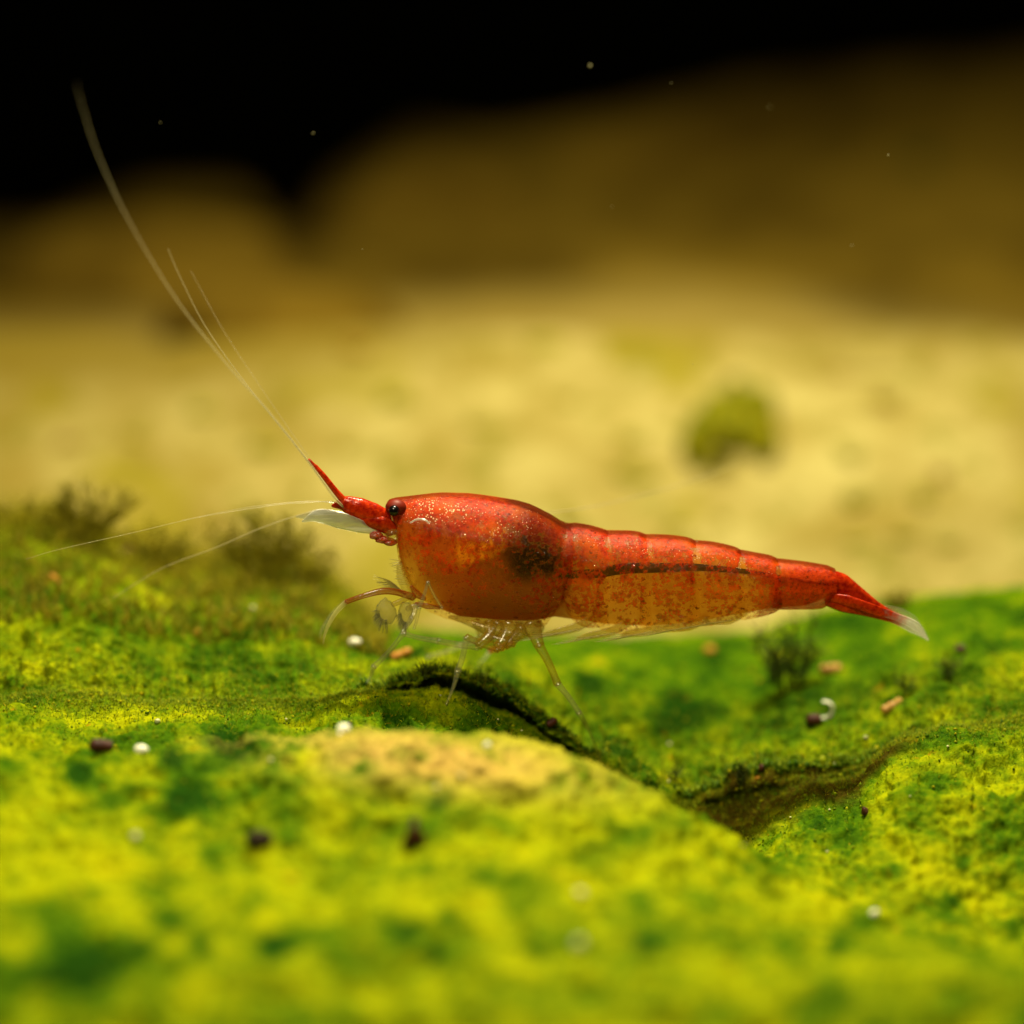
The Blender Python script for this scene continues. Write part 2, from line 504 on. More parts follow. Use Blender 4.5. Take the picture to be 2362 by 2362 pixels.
def tones(n, dark=0.0, base=None):
    pal = np.array([(0.03, 0.085, 0.0), (0.09, 0.17, 0.0), (0.19, 0.26, 0.0), (0.33, 0.35, 0.0), (0.45, 0.36, 0.0)])
    t = np.clip(rng.normal(2.0 - dark, .95, n), 0, 3.999)
    i = t.astype(int)
    f = (t - i)[:, None]
    return pal[i] * (1 - f) + pal[i + 1] * f

def filaments(idx, lmin, lmax, r0, dark, lean=.8, olive=False):
    n = len(idx)
    b = Gv[idx] - nr_[idx] * .006
    d = nr_[idx] * .6 + np.array([0, 0, .6]) + rng.normal(0, lean * .45, (n, 3))
    d /= np.linalg.norm(d, axis=1)[:, None]
    L = rng.uniform(lmin, lmax, n) * rng.uniform(.5, 1, n)
    side = np.cross(d, rng.normal(0, 1, (n, 3)))
    side /= np.linalg.norm(side, axis=1)[:, None] + 1e-9
    s2 = np.cross(d, side)
    bend = rng.normal(0, .28, (n, 1)) * side
    pts = []
    r = r0 * rng.uniform(.6, 1.4, n)
    for k, (t, rr) in enumerate(((0, 1), (.5, .8))):
        c = b + d * (L * t)[:, None] + bend * (L * t * t)[:, None]
        for a in (0, 2.094, 4.189):
            pts.append(c + (r * rr)[:, None] * (math.cos(a) * side + math.sin(a) * s2))
    pts.append(b + d * L[:, None] + bend * L[:, None])
    V = np.stack(pts, 1)             # n,7,3
    base = (np.arange(n) * 7)[:, None, None]
    tri = np.array([[0, 1, 4], [0, 4, 3], [1, 2, 5], [1, 5, 4], [2, 0, 3], [2, 3, 5], [3, 4, 6], [4, 5, 6], [5, 3, 6]])
    F = (base + tri[None]).reshape(-1, 3)
    C = tones(n, dark)
    if olive:
        C = np.array([.10, .10, .001]) + np.array([.26, .20, .004]) * rng.random((n, 1))
    C = np.repeat(C, 7, 0)
    return V.reshape(-1, 3), F, C

ico = np.array([(0, 0, 1), (.894, 0, .447), (.276, .851, .447), (-.724, .526, .447), (-.724, -.526, .447), (.276, -.851, .447),
                (.724, .526, -.447), (-.276, .851, -.447), (-.894, 0, -.447), (-.276, -.851, -.447), (.724, -.526, -.447), (0, 0, -1)])
icf = np.array([(0, 1, 2), (0, 2, 3), (0, 3, 4), (0, 4, 5), (0, 5, 1), (1, 6, 2), (2, 7, 3), (3, 8, 4), (4, 9, 5), (5, 10, 1),
                (2, 6, 7), (3, 7, 8), (4, 8, 9), (5, 9, 10), (1, 10, 6), (11, 7, 6), (11, 8, 7), (11, 9, 8), (11, 10, 9), (11, 6, 10)])
def granules(idx, rmin, rmax, dark):
    n = len(idx)
    r = rmin + (rmax - rmin) * rng.random(n) ** 2.5
    jit = ico[None] * rng.uniform(.55, 1.3, (n, 12, 1))
    st = rng.uniform(.6, 1.4, (n, 1, 3))
    V = (Gv[idx] + nr_[idx] * (r * .3)[:, None])[:, None] + jit * st * r[:, None, None]
    F = ((np.arange(n) * 12)[:, None, None] + icf[None]).reshape(-1, 3)
    return V.reshape(-1, 3), F, np.repeat(tones(n, dark), 12, 0)

def joined(name, parts, mat):
    Vs, Fs, Cs, off = [], [], [], 0
    for V, F, C in parts:
        Vs.append(V); Fs.append(F + off); Cs.append(C); off += len(V)
    return mesh_obj(name, np.vstack(Vs), np.vstack(Fs), mat, attrs={'tone': np.vstack(Cs)})

fz = joined('algae_growth', [
    filaments(pick(42000, wt_f), .012, .042, .0019, .2, 1.2),
    filaments(pick(3500, lipw * 1.0 + 1e-12), .02, .085, .0030, 1.0),
    filaments(pick(6500, leftback * vis * 1.0), .03, .15, .0040, .8, 1.5, True),
    filaments(pick(55000, vis * focus ** 2 * (segf >= 3) * (segf <= 11)), .010, .034, .0012, .1, 1.6),
    granules(pick(9000, wt_f), .002, .009, .1),
    granules(pick(1500, lipw + 1e-12), .005, .02, 1.0),
], M_BITS)
fz['kind'] = 'stuff'
fz['label'] = 'fine green algae threads and crumbs growing all over the stone'
fz['category'] = 'algae'

# ------------------------------------------------------------------ background: pale bank, brown rocks, dark back
def sm_(t):
    t = np.clip(t / .68, 0, 1)
    return t * t * (3 - 2 * t) * .5 + t * .5

NB = 170
bx = np.linspace(-11, 11, NB)
prof = np.array([(2.1, -3.0), (2.4, -1.95), (2.8, -1.46), (3.4, -1.10), (4.0, -.76), (4.5, -.50), (4.9, -.30), (5.3, -.22), (5.7, -.34), (6.1, -.8), (6.5, -1.8), (6.8, -2.8)])
pp = smooth_poly(prof, 130)
BX, T = np.meshgrid(bx, np.arange(130))
B = np.stack([BX, pp[T, 0], pp[T, 1]], -1)
tilt = np.clip(B[..., 0], -4, 4)
B[..., 2] += -.012 * tilt * np.clip((B[..., 1] - 2.8) / 2, 0, 1)
B[..., 2] += .17 * fbm(B, .7, 2, 31) + np.interp(1181 + B[..., 0] / (B[..., 1] + 13.5) * D / S, [118, 350, 600, 850, 1100, 1300, 1600, 2000, 2244], [-.09, -.13, -.14, -.08, -.06, -.06, -.07, -.08, -.07]) * np.clip((B[..., 1] - 3.6) / 1.4, 0, 1) + .05 * fbm(B, 1.8, 3, 37) + .02 * fbm(B, 7, 2, 41)
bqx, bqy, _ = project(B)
bank_shade = np.clip((1150 - bqx) / 900, 0, .75) * np.clip(.45 + (1000 - bqy) / 350, .25, 1) + .5 * np.clip((900 - bqy) / 130, 0, 1)  # light falloff painted in: darker to the left and towards the crest
bank_shade = np.clip(bank_shade + .18 * fbm(B, 1.2, 2, 61), 0, .9)
bank = mesh_obj('sand_bank', B.reshape(-1, 3), grid_faces(130, NB), M_SAND, attrs={'bank_shade': bank_shade.ravel()})
bank['kind'] = 'structure'
Bv = B.reshape(-1, 3)
bpx, bpy_, bdp = project(Bv)
def bank_hit(px, py):
    d2 = (bpx - px) ** 2 + (bpy_ - py) ** 2
    idx = np.where(d2 < 30 ** 2)[0]
    if len(idx) == 0:
        idx = np.array([np.argmin(d2)])
    return Bv[idx[np.argmin(bdp[idx])]].copy()

# dim brown rocky ground beyond the bank
wx = np.linspace(-13, 13, 150)
WX, WT = np.meshgrid(wx, np.linspace(0, 1, 110))
wY = 4.9 + 8.4 * WT
ppx = 1181 + WX / (wY + 13.5) * D / S
crest_py = np.interp(ppx, [-300, 118, 350, 560, 650, 760, 950, 1150, 1400, 1700, 2000, 2244, 2700], [560, 520, 440, 430, 560, 420, 310, 330, 290, 215, 150, 130, 120])
zt = P(ppx * 0 + 1181, crest_py, wY * 0 + 11.5)[..., 2]
wz = -.45 + (zt + .45) * np.clip((wY - 6.8) / 4.7, 0, 1) ** 1.3
wz = wz - 2.6 * np.clip((wY - 11.8) / 1.5, 0, 1) ** 2
Wd = np.stack([WX, wY, wz], -1)
Wd[..., 2] += .16 * fbm(Wd, .55, 2, 91) + .08 * fbm(Wd, 1.5, 3, 95)
tan_mix = np.clip(1.1 - (wY - 5.2 + 1.8 * fbm(Wd, .45, 2, 97) - .6 * np.exp(-((ppx - 1500) / 500) ** 2)) / 2.2, 0, 1) ** 1.4 * .6  # tan next to the bank, turning brown farther back
wob = mesh_obj('rocky_ground', Wd.reshape(-1, 3), grid_faces(110, 150), M_TAN_BROWN, attrs={'tan_mix': tan_mix.ravel()})
wob['kind'] = 'structure'

# floor beneath everything and dark back of the tank
fl = mesh_obj('floor', [(-60, -6, -3.6), (60, -6, -3.6), (60, 60, -3.6), (-60, 60, -3.6)], [[0, 1, 2, 3]], M_BACK, smooth=False)
fl['kind'] = 'structure'
bk = mesh_obj('backdrop', [(-60, 32, -8), (60, 32, -8), (60, 32, 40), (-60, 32, 40)], [[0, 1, 2, 3]], M_BACK, smooth=False)
bk['kind'] = 'structure'

def uv_blob(nu, nv):
    th = np.linspace(0.0, np.pi, nv)
    ph = np.arange(nu) / nu * 2 * np.pi
    T, Ph = np.meshgrid(th, ph, indexing='ij')
    V = np.stack([np.sin(T) * np.cos(Ph), np.sin(T) * np.sin(Ph), np.cos(T)], -1)
    return V.reshape(-1, 3), grid_faces(nv, nu, True)

UV, UF = uv_blob(72, 44)
def boulder(px, top, Y, rx, ry, rz, seed, label, rough=.22):
    c = P(px, top, Y)
    c = np.array([c[0], Y, c[2] - rz])
    r = 1 + rough * fbm(UV, 1.4, 3, seed) + .05 * fbm(UV, 5, 2, seed + 5)
    V = c + UV * r[:, None] * np.array([rx, ry, rz])
    o = mesh_obj('boulder', V, UF, M_BROWN, origin=(c[0], c[1], c[2] - rz))
    return tag(o, label, 'rock', 'brown rocks in the dim background')

boulder(330, 500, 8.6, 1.2, .9, .55, 51, 'low brown rock in the dim water, under the long raised antennae')
boulder(1010, 370, 10.0, 1.0, .9, .75, 57, 'rounded brown rock between the low rock and the broad rock')
boulder(1750, 250, 11.0, 2.2, 1.2, 1.0, 63, 'broad brown rock rising tallest behind the pale sand bank')
boulder(2150, 590, 8.6, 1.3, .8, .42, 70, 'low brown rock lying in front of the broad brown rock', .2)
boulder(640, 650, 6.6, .8, .6, .32, 75, 'small brown stone lying in front of the low rock', .2)

# algae patches on the pale bank
UV2, UF2 = uv_blob(18, 12)
def patch(name, px, py, w_, h_, mat, label, group=None, seed=0):
    """an uneven algae cushion lying on the bank"""
    c = bank_hit(px, py)
    r = 1 + .45 * fbm(UV2 + seed * 3.1, 1.6, 3, seed)
    sx = w_ * S * 1.27 / 2
    sz = h_ * S * 1.27 / 2
    V = UV2 * r[:, None] * np.array([sx, sz * 1.0, sz])
    o = mesh_obj(name, V + c, UF2, mat, origin=c)
    return tag(o, label, 'algae', group)

root = bpy.data.objects.new('algae_clump', None)
COL.objects.link(root)
cb = bank_hit(1690, 1040)
root.location = cb
root['_base'] = cb.tolist()
tag(root, 'large olive green algae clump stuck to the pale bank above the shrimp\'s abdomen', 'algae')
for i, (px, py, w_, h_) in enumerate([(1700, 920, 90, 80), (1735, 955, 80, 110), (1660, 960, 110, 90), (1625, 1010, 80, 90), (1690, 1000, 130, 80), (1740, 1015, 90, 60), (1605, 1040, 50, 50), (1785, 1040, 50, 24), (1715, 890, 50, 44), (1640, 925, 44, 50), (1765, 925, 40, 60), (1598, 1000, 36, 60), (1655, 1055, 60, 24), (1765, 985, 50, 40), (1590, 965, 30, 30)]):
    q = bank_hit(px, py)
    r = 1 + .4 * fbm(UV2 + i * 2.7, 1.8, 3, 80 + i)
    q = q + np.array([0, -.05, .05])
    V = UV2 * r[:, None] * np.array([w_, h_ * .8, h_ * 1.35]) * S * 1.27 / 2
    mesh_obj('lobe', V + q, UF2, M_TUFT_D if i in (8,) else M_TUFT_G, root, origin=q)

GS = 'small algae spots on the pale bank'
for i, (px, py, w_, h_) in enumerate([(1540, 1203, 56, 30), (1985, 1128, 52, 50), (1480, 1088, 100, 46), (1950, 1030, 50, 46), (2112, 1138, 46, 50), (1980, 1240, 70, 26), (2070, 1232, 70, 24),
                                        (698, 1115, 22, 40), (1660, 1175, 40, 30), (1330, 1190, 60, 40), (1240, 775, 90, 40), (1450, 990, 60, 40), (620, 1010, 90, 40), (470, 930, 70, 40), (920, 900, 60, 50), (300, 990, 60, 34), (790, 1010, 50, 30), (1120, 960, 70, 30), (1290, 905, 50, 30), (2180, 1240, 50, 24)]):
    lab = {0: 'small dark green spot on the pale bank just above the middle of the abdomen', 1: 'round olive spot on the pale bank straight above the tail root',
           2: 'wide faint green spot on the pale bank below and beside the large algae clump', 3: 'olive spot on the pale bank between the large clump and the brown spots',
           7: 'small upright dark spot on the pale bank beside the red antennule stalk', 9: 'green spot on the pale bank right behind the joint of carapace and abdomen',
           10: 'olive spot on the crest of the pale bank where it meets the brown rocks'}.get(i, 'faint blurred green algae spot on the pale bank')
    patch('algae_spot', px, py, w_ * .95, h_ * .95, M_TUFT_G, lab, GS, 100 + i)
for i, (px, py, w_, h_) in enumerate([(2065, 918, 76, 44), (2180, 1078, 52, 48), (1928, 832, 60, 34), (830, 782, 80, 50), (180, 1010, 70, 40)]):
    patch('algae_spot', px, py, w_ * .8, h_ * .8, M_TUFT_B, 'small blurred brown algae spot on the pale bank', 'brown spots on the pale bank', 140 + i)
c = P(2135, 430, 9.6)
r = 1 + .35 * fbm(UV2, 1.6, 3, 161)
o = mesh_obj('algae_clump', c + UV2 * r[:, None] * np.array([.26, .2, .24]), UF2, M_TUFT_D, origin=c)
tag(o, 'dark green algae clump on the broad brown rock', 'algae')

# ------------------------------------------------------------------ materials: shrimp
def mat_shell():
    m, nt, out = new_mat('shrimp_shell')
    g = N(nt)
    v = g('ShaderNodeTexCoord').outputs['Object']
    pig = g('ShaderNodeAttribute', attribute_name='pigment').outputs['Fac']
    clr = g('ShaderNodeAttribute', attribute_name='clearness').outputs['Fac']
    vd = g('ShaderNodeVectorMath', {0: v, 1: g('ShaderNodeVectorMath', {0: g('ShaderNodeTexNoise', {'Vector': v, 'Scale': 95.0, 'Detail': 2}).outputs[1], 1: (.034, .034, .034)}, operation='MULTIPLY').outputs[0]}, operation='ADD').outputs[0]
    vo = g('ShaderNodeTexVoronoi', {'Vector': vd, 'Scale': 42.0, 'Randomness': 1.0}).outputs['Distance']
    vo3 = g('ShaderNodeTexVoronoi', {'Vector': vd, 'Scale': 26.0, 'Randomness': 1.0}).outputs['Distance']
    vo2 = g('ShaderNodeTexVoronoi', {'Vector': vd, 'Scale': 105.0, 'Randomness': 1.0}).outputs['Distance']
    patchy = g.noise(v, 13.0, 4, .62)
    pt = g.math('MULTIPLY', g.math('SUBTRACT', patchy, .5), 1.15)
    f1 = g.math('MULTIPLY', g.math('SUBTRACT', g.math('ADD', pig, pt), vo), 4.5, clamp=True)
    f2 = g.math('MULTIPLY', g.math('SUBTRACT', g.math('ADD', g.math('MULTIPLY', pig, .8), pt), vo2), 5.0, clamp=True)
    f3 = g.math('MULTIPLY', g.math('SUBTRACT', g.math('ADD', g.math('MULTIPLY', pig, .9), pt), vo3), 4.5, clamp=True)
    f4 = g.math('MULTIPLY', g.math('SUBTRACT', .25, vo3), 9.0, clamp=True)
    msk = g.math('MAXIMUM', g.math('MAXIMUM', f1, g.math('MULTIPLY', f3, .9)), f4)
    # reds
    r = g.mix(g.ramp(g.noise(v, 42, 5, .75), [(.36, (0, 0, 0)), (.60, (1, 1, 1))]), (0.30, 0.005, 0.0006), (0.80, 0.055, 0.002))
    r = g.mix(g.ramp(g.noise(v, 7.0, 4, .6), [(.48, (0, 0, 0)), (.68, (.8, .8, .8))]), r, (0.90, 0.16, 0.004))
    brn = g('ShaderNodeAttribute', attribute_name='brown').outputs['Fac']
    r = g.mix(brn, r, (0.10, 0.012, 0.001))
    base = g.mix(msk, (0.50, 0.20, 0.012), g.mix(g.math('MULTIPLY', f4, .7), r, (0.13, 0.006, 0.001)))
    vg = g('ShaderNodeTexVoronoi', {'Vector': v, 'Scale': 85.0, 'Randomness': 1.0})
    glint = g('ShaderNodeAttribute', attribute_name='glint').outputs['Fac']
    gsz = g.math('MULTIPLY', glint, g.math('MULTIPLY', g.noise(v, 17, 3, .6), .62))
    gf = g.math('MULTIPLY', g.math('SUBTRACT', gsz, vg.outputs['Distance']), 14.0, clamp=True)
    base = g.mix(gf, base, (0.95, 0.74, 0.42))  # glints painted into the shell colour as pale gold flecks
    a_clear = g.math('SUBTRACT', 1.0, clr)
    alpha = g.math('MAXIMUM', gf, g.math('MAXIMUM', g.math('MULTIPLY', msk, g.math('ADD', .66, g.math('MULTIPLY', brn, .28))), a_clear))
    h = g.math('ADD', g.noise(v, 130, 3, .6), g.math('MULTIPLY', g.noise(v, 30, 2, .5), .8))
    p = g('ShaderNodeBsdfPrincipled', {'Base Color': base, 'Roughness': .42, 'Specular IOR Level': .05, 'Coat Weight': g.ramp(vo2, [(.22, (1, 1, 1)), (.34, (.0, .0, .0))]), 'Coat Roughness': .12, 'Coat IOR': 1.8, 'Coat Normal': bump(g, g.noise(v, 120, 3, .7), 1.0, .05), 'Normal': bump(g, h, .35, .012)})
    tr = g('ShaderNodeBsdfTranslucent', {'Color': base})
    body = g('ShaderNodeMixShader', {0: .38, 1: p.outputs[0], 2: tr.outputs[0]})
    tp = g('ShaderNodeBsdfTransparent', {'Color': (1, .93, .75, 1)})
    gl = g('ShaderNodeBsdfGlossy', {'Color': (1, 1, 1, 1), 'Roughness': .22, 'Normal': bump(g, h, .35, .010)})
    film = g('ShaderNodeMixShader', {0: .015, 1: tp.outputs[0], 2: gl.outputs[0]})
    mx = g('ShaderNodeMixShader', {0: alpha, 1: film.outputs[0], 2: body.outputs[0]})
    g.link(mx.outputs[0], out.inputs[0])
    return m

def mat_flesh():
    m, nt, out = new_mat('shrimp_flesh')
    g = N(nt)
    v = g('ShaderNodeTexCoord').outputs['Object']
    c = g('ShaderNodeAttribute', attribute_name='tone').outputs['Color']
    a = g('ShaderNodeAttribute', attribute_name='opacity_map').outputs['Fac']
    c = g.mix(g.math('MULTIPLY', g.noise(v, 14, 3, .6), .45), c, (0.55, 0.10, 0.004))
    p = g('ShaderNodeBsdfPrincipled', {'Base Color': c, 'Roughness': .6, 'Specular IOR Level': .2})
    tr = g('ShaderNodeBsdfTranslucent', {'Color': c})
    b = g('ShaderNodeMixShader', {0: .5, 1: p.outputs[0], 2: tr.outputs[0]})
    tp = g('ShaderNodeBsdfTransparent', {'Color': (1, .85, .5, 1)})
    mx = g('ShaderNodeMixShader', {0: a, 1: tp.outputs[0], 2: b.outputs[0]})
    g.link(mx.outputs[0], out.inputs[0])
    return m

def mat_clear(name, col, alpha, rough=.15, gloss=.12, trans=.5, streak=None):
    """glassy limb: mostly see-through, with a wet shine"""
    m, nt, out = new_mat(name)
    g = N(nt)
    v = g('ShaderNodeTexCoord').outputs['Object']
    n = g.noise(v, 40, 3, .6)
    c = g.mix(n, tuple(x * .8 for x in col), col)
    d = g('ShaderNodeBsdfDiffuse', {'Color': c})
    tr = g('ShaderNodeBsdfTranslucent', {'Color': c})
    b = g('ShaderNodeMixShader', {0: trans, 1: d.outputs[0], 2: tr.outputs[0]})
    tp = g('ShaderNodeBsdfTransparent', {'Color': (.97, .96, .9, 1)})
    lw = g('ShaderNodeLayerWeight', {0: .35}).outputs['Facing']
    al = g.math('ADD', alpha * .65, g.math('MULTIPLY', lw, alpha * 1.1), clamp=True)
    if streak:
        mp = g('ShaderNodeMapping', {'Vector': v, 'Rotation': (0, streak, 0), 'Scale': (2.2, 1.0, 30.0)})
        al = g.math('ADD', al, g.ramp(g.noise(mp.outputs[0], 1.0, 4, .6), [(.50, (0, 0, 0)), (.62, (.75, .75, .75))]), clamp=True)  # highlight painted along the scale as streaks of denser white
    mx = g('ShaderNodeMixShader', {0: al, 1: tp.outputs[0], 2: b.outputs[0]})
    gl = g('ShaderNodeBsdfGlossy', {'Color': (1, 1, .95, 1), 'Roughness': rough, 'Normal': bump(g, g.noise(v, 60, 2), .2, .01)})
    m2 = g('ShaderNodeMixShader', {0: gloss, 1: mx.outputs[0], 2: gl.outputs[0]})
    g.link(m2.outputs[0], out.inputs[0])
    return m

def mat_redlimb(name, attr=True):
    """red at the base, clear towards the tip (attribute 'tip')"""
    m, nt, out = new_mat(name)
    g = N(nt)
    v = g('ShaderNodeTexCoord').outputs['Object']
    tip = g('ShaderNodeAttribute', attribute_name='tip').outputs['Fac']
    n = g.noise(v, 45, 3, .6)
    red = g.mix(g.ramp(n, [(.35, (0, 0, 0)), (.65, (1, 1, 1))]), (0.36, 0.008, 0.001), (0.70, 0.05, 0.003))
    c = g.mix(g.math('SUBTRACT', g.math('ADD', tip, tip), n, clamp=True), red, (0.80, 0.78, 0.62))
    p = g('ShaderNodeBsdfPrincipled', {'Base Color': c, 'Roughness': .22, 'Specular IOR Level': .5, 'Normal': bump(g, g.noise(v, 80, 2), .25, .01)})
    tr = g('ShaderNodeBsdfTranslucent', {'Color': c})
    b = g('ShaderNodeMixShader', {0: .35, 1: p.outputs[0], 2: tr.outputs[0]})
    tp = g('ShaderNodeBsdfTransparent', {})
    al = g.math('SUBTRACT', .97, g.math('MULTIPLY', tip, .62), clamp=True)
    mx = g('ShaderNodeMixShader', {0: al, 1: tp.outputs[0], 2: b.outputs[0]})
    g.link(mx.outputs[0], out.inputs[0])
    return m

def mat_simple(name, col, rough=.5, spec=.4, coat=0.0):
    m, nt, out = new_mat(name)
    g = N(nt)
    v = g('ShaderNodeTexCoord').outputs['Object']
    c = g.mix(g.noise(v, 25, 4, .65), tuple(x * .65 for x in col), tuple(min(1, x * 1.3) for x in col))
    p = g('ShaderNodeBsdfPrincipled', {'Base Color': c, 'Roughness': rough, 'Specular IOR Level': spec, 'Coat Weight': coat, 'Coat Roughness': .08})
    g.link(p.outputs[0], out.inputs[0])
    return m

def mat_organ(name, col):
    m, nt, out = new_mat(name)
    g = N(nt)
    v = g('ShaderNodeTexCoord').outputs['Object']
    c = g.mix(g.noise(v, 25, 4, .65), tuple(x * .8 for x in col), tuple(min(1, x * 1.15) for x in col))
    d = g('ShaderNodeBsdfDiffuse', {'Color': c})
    tr = g('ShaderNodeBsdfTranslucent', {'Color': c})
    b = g('ShaderNodeMixShader', {0: .2, 1: d.outputs[0], 2: tr.outputs[0]})
    mx = g('ShaderNodeMixShader', {0: g('ShaderNodeAttribute', attribute_name='opacity_map').outputs['Fac'], 1: g('ShaderNodeBsdfTransparent').outputs[0], 2: b.outputs[0]})
    g.link(mx.outputs[0], out.inputs[0])
    return m

M_SHELL = mat_shell()
M_FLESH = mat_flesh()
M_LEG = mat_clear('clear_leg', (0.85, 0.85, 0.60), .16, .22, .11)
M_LEGR = mat_clear('reddish_leg', (0.62, 0.13, 0.012), .75, .2, .06)
M_LEGA = mat_clear('amber_leg', (0.72, 0.46, 0.03), .34, .25, .06)
M_SCALE = mat_clear('antennal_scale', (0.97, 0.97, 0.86), .40, .28, .22, .3, .22)
M_PLEO = mat_clear('pleopod', (0.90, 0.68, 0.06), .26, .2, .03, .75)
M_ANT = mat_clear('antenna', (0.80, 0.70, 0.40), .42, .2, .10)
M_RED = mat_redlimb('red_limb')
M_EYE = mat_simple('eye_black', (0.004, 0.003, 0.003), .22, .35, .0)
M_EYER = mat_simple('eye_stalk', (0.15, 0.011, 0.002), .5, .2, .0)
M_GUT = mat_organ('gut_dark', (0.012, 0.006, 0.002))
M_OVARY = mat_organ('ovary_orange', (1.0, 0.34, 0.010))
M_BRUSH = mat_clear('brush', (0.62, 0.62, 0.30), .34, .6, .015, .6)
M_FRINGE = mat_clear('bristle', (0.85, 0.78, 0.30), .45, .3, .05, .7)

# ------------------------------------------------------------------ the shrimp
base_pt = ground_hit(1100, 1560)
base_pt[1] = 0
shrimp = bpy.data.objects.new('shrimp', None)
COL.objects.link(shrimp)
shrimp.location = base_pt
shrimp['_base'] = base_pt.tolist()
tag(shrimp, 'small translucent red shrimp standing on the green algae, long antennae raised', 'shrimp')

TOP = np.array([(893, 1158), (899, 1152), (912, 1149), (940, 1146), (1000, 1139.5), (1020, 1138.5), (1080, 1140.5), (1109, 1144), (1150, 1150), (1192, 1157), (1220, 1165), (1240, 1174),
                (1269, 1189), (1292, 1204), (1305, 1210), (1318, 1212)], float)
CBOT = np.array([(893, 1166), (899, 1178), (905, 1200), (911, 1235), (915, 1262), (919, 1290), (928, 1325), (939, 1357), (952, 1377), (968, 1396), (990, 1410), (1026, 1424), (1057, 1432),
                 (1120, 1439), (1213, 1444), (1252, 1444), (1262, 1436), (1275, 1418), (1300, 1389), (1312, 1365), (1320, 1335)], float)
CHW = np.array([(893, .012), (905, .05), (920, .10), (960, .145), (1030, .185), (1120, .205), (1220, .205), (1280, .19), (1320, .175)], float)
ATOP = [  # tops of the six abdominal plates: (px, py)
    [(1296, 1217), (1308, 1212), (1318, 1209.5), (1330, 1209), (1358, 1213.5), (1385, 1221), (1402, 1227)],
    [(1385, 1227), (1400, 1226), (1420, 1226), (1450, 1226.5), (1472, 1229), (1490, 1235.5)],
    [(1474, 1236), (1490, 1235), (1515, 1235), (1545, 1236.5), (1575, 1240), (1592, 1244), (1603, 1249)],
    [(1588, 1250), (1602, 1248.5), (1637, 1251), (1665, 1256), (1689, 1262), (1700, 1266), (1710, 1272)],
    [(1696, 1271), (1709, 1270.5), (1740, 1276), (1772, 1282), (1784, 1286), (1795, 1292)],
    [(1782, 1291), (1795, 1290.5), (1830, 1294), (1863, 1298), (1904, 1305), (1918, 1310), (1926, 1313.5)],
]
ABOT = [
    [(1296, 1395), (1330, 1436), (1370, 1446), (1402, 1436)],
    [(1362, 1420), (1385, 1448), (1430, 1460), (1480, 1459), (1506, 1446)],
    [(1474, 1440), (1500, 1452), (1550, 1456), (1590, 1450), (1618, 1437)],
    [(1588, 1436), (1612, 1442), (1650, 1439), (1690, 1432), (1718, 1420)],
    [(1696, 1420), (1715, 1428), (1750, 1422), (1785, 1412), (1803, 1400)],
    [(1782, 1400), (1800, 1404), (1850, 1404), (1890, 1403), (1908, 1396), (1926, 1380)],
]
AHW = np.array([(1290, .168), (1400, .168), (1500, .160), (1600, .148), (1700, .130), (1800, .108), (1860, .094), (1930, .080)], float)
GUT = np.array([(1290, 1330), (1330, 1325), (1380, 1322), (1430, 1313), (1480, 1310), (1540, 1310), (1600, 1309), (1660, 1313), (1710, 1318), (1760, 1325), (1830, 1336), (1910, 1350)], float)

def gutline(px):
    return np.interp(px, GUT[:, 0], GUT[:, 1])

def loft(pxs, top, bot, hw, nth=72, power=1.0, inset=0.0):
    """body rings: one upright closed section for each px"""
    tp = P(pxs, top + inset, 0 * pxs)
    bt = P(pxs, bot - inset, 0 * pxs)
    th = np.arange(nth) / nth * 2 * np.pi
    c = np.cos(th)
    s = np.sin(th)
    zc = (tp + bt) / 2
    hz = (tp[:, 2] - bt[:, 2]) / 2
    # widest a little above the middle, narrow keel at the back and belly
    sy = np.sign(s) * np.abs(s) ** 0.92 * (1 + .10 * c)
    V = np.zeros((len(pxs), nth, 3))
    V[..., 0] = zc[:, 0:1]
    V[..., 1] = np.asarray(hw)[:, None] * sy[None]
    V[..., 2] = zc[:, 2:3] + hz[:, None] * c[None]
    return V

def body_px(V):
    """photo coordinates of body points; the far flank mirrors the near one"""
    q = V.copy()
    q[..., 1] = -np.abs(q[..., 1])
    x, y, _ = project(q)
    return x, y

def sm(a, b, x):
    t = np.clip((x - a) / (b - a), 0, 1)
    return t * t * (3 - 2 * t)

def ell(x, y, cx, cy, rx, ry):
    return np.exp(-((x - cx) / rx) ** 2 - ((y - cy) / ry) ** 2)

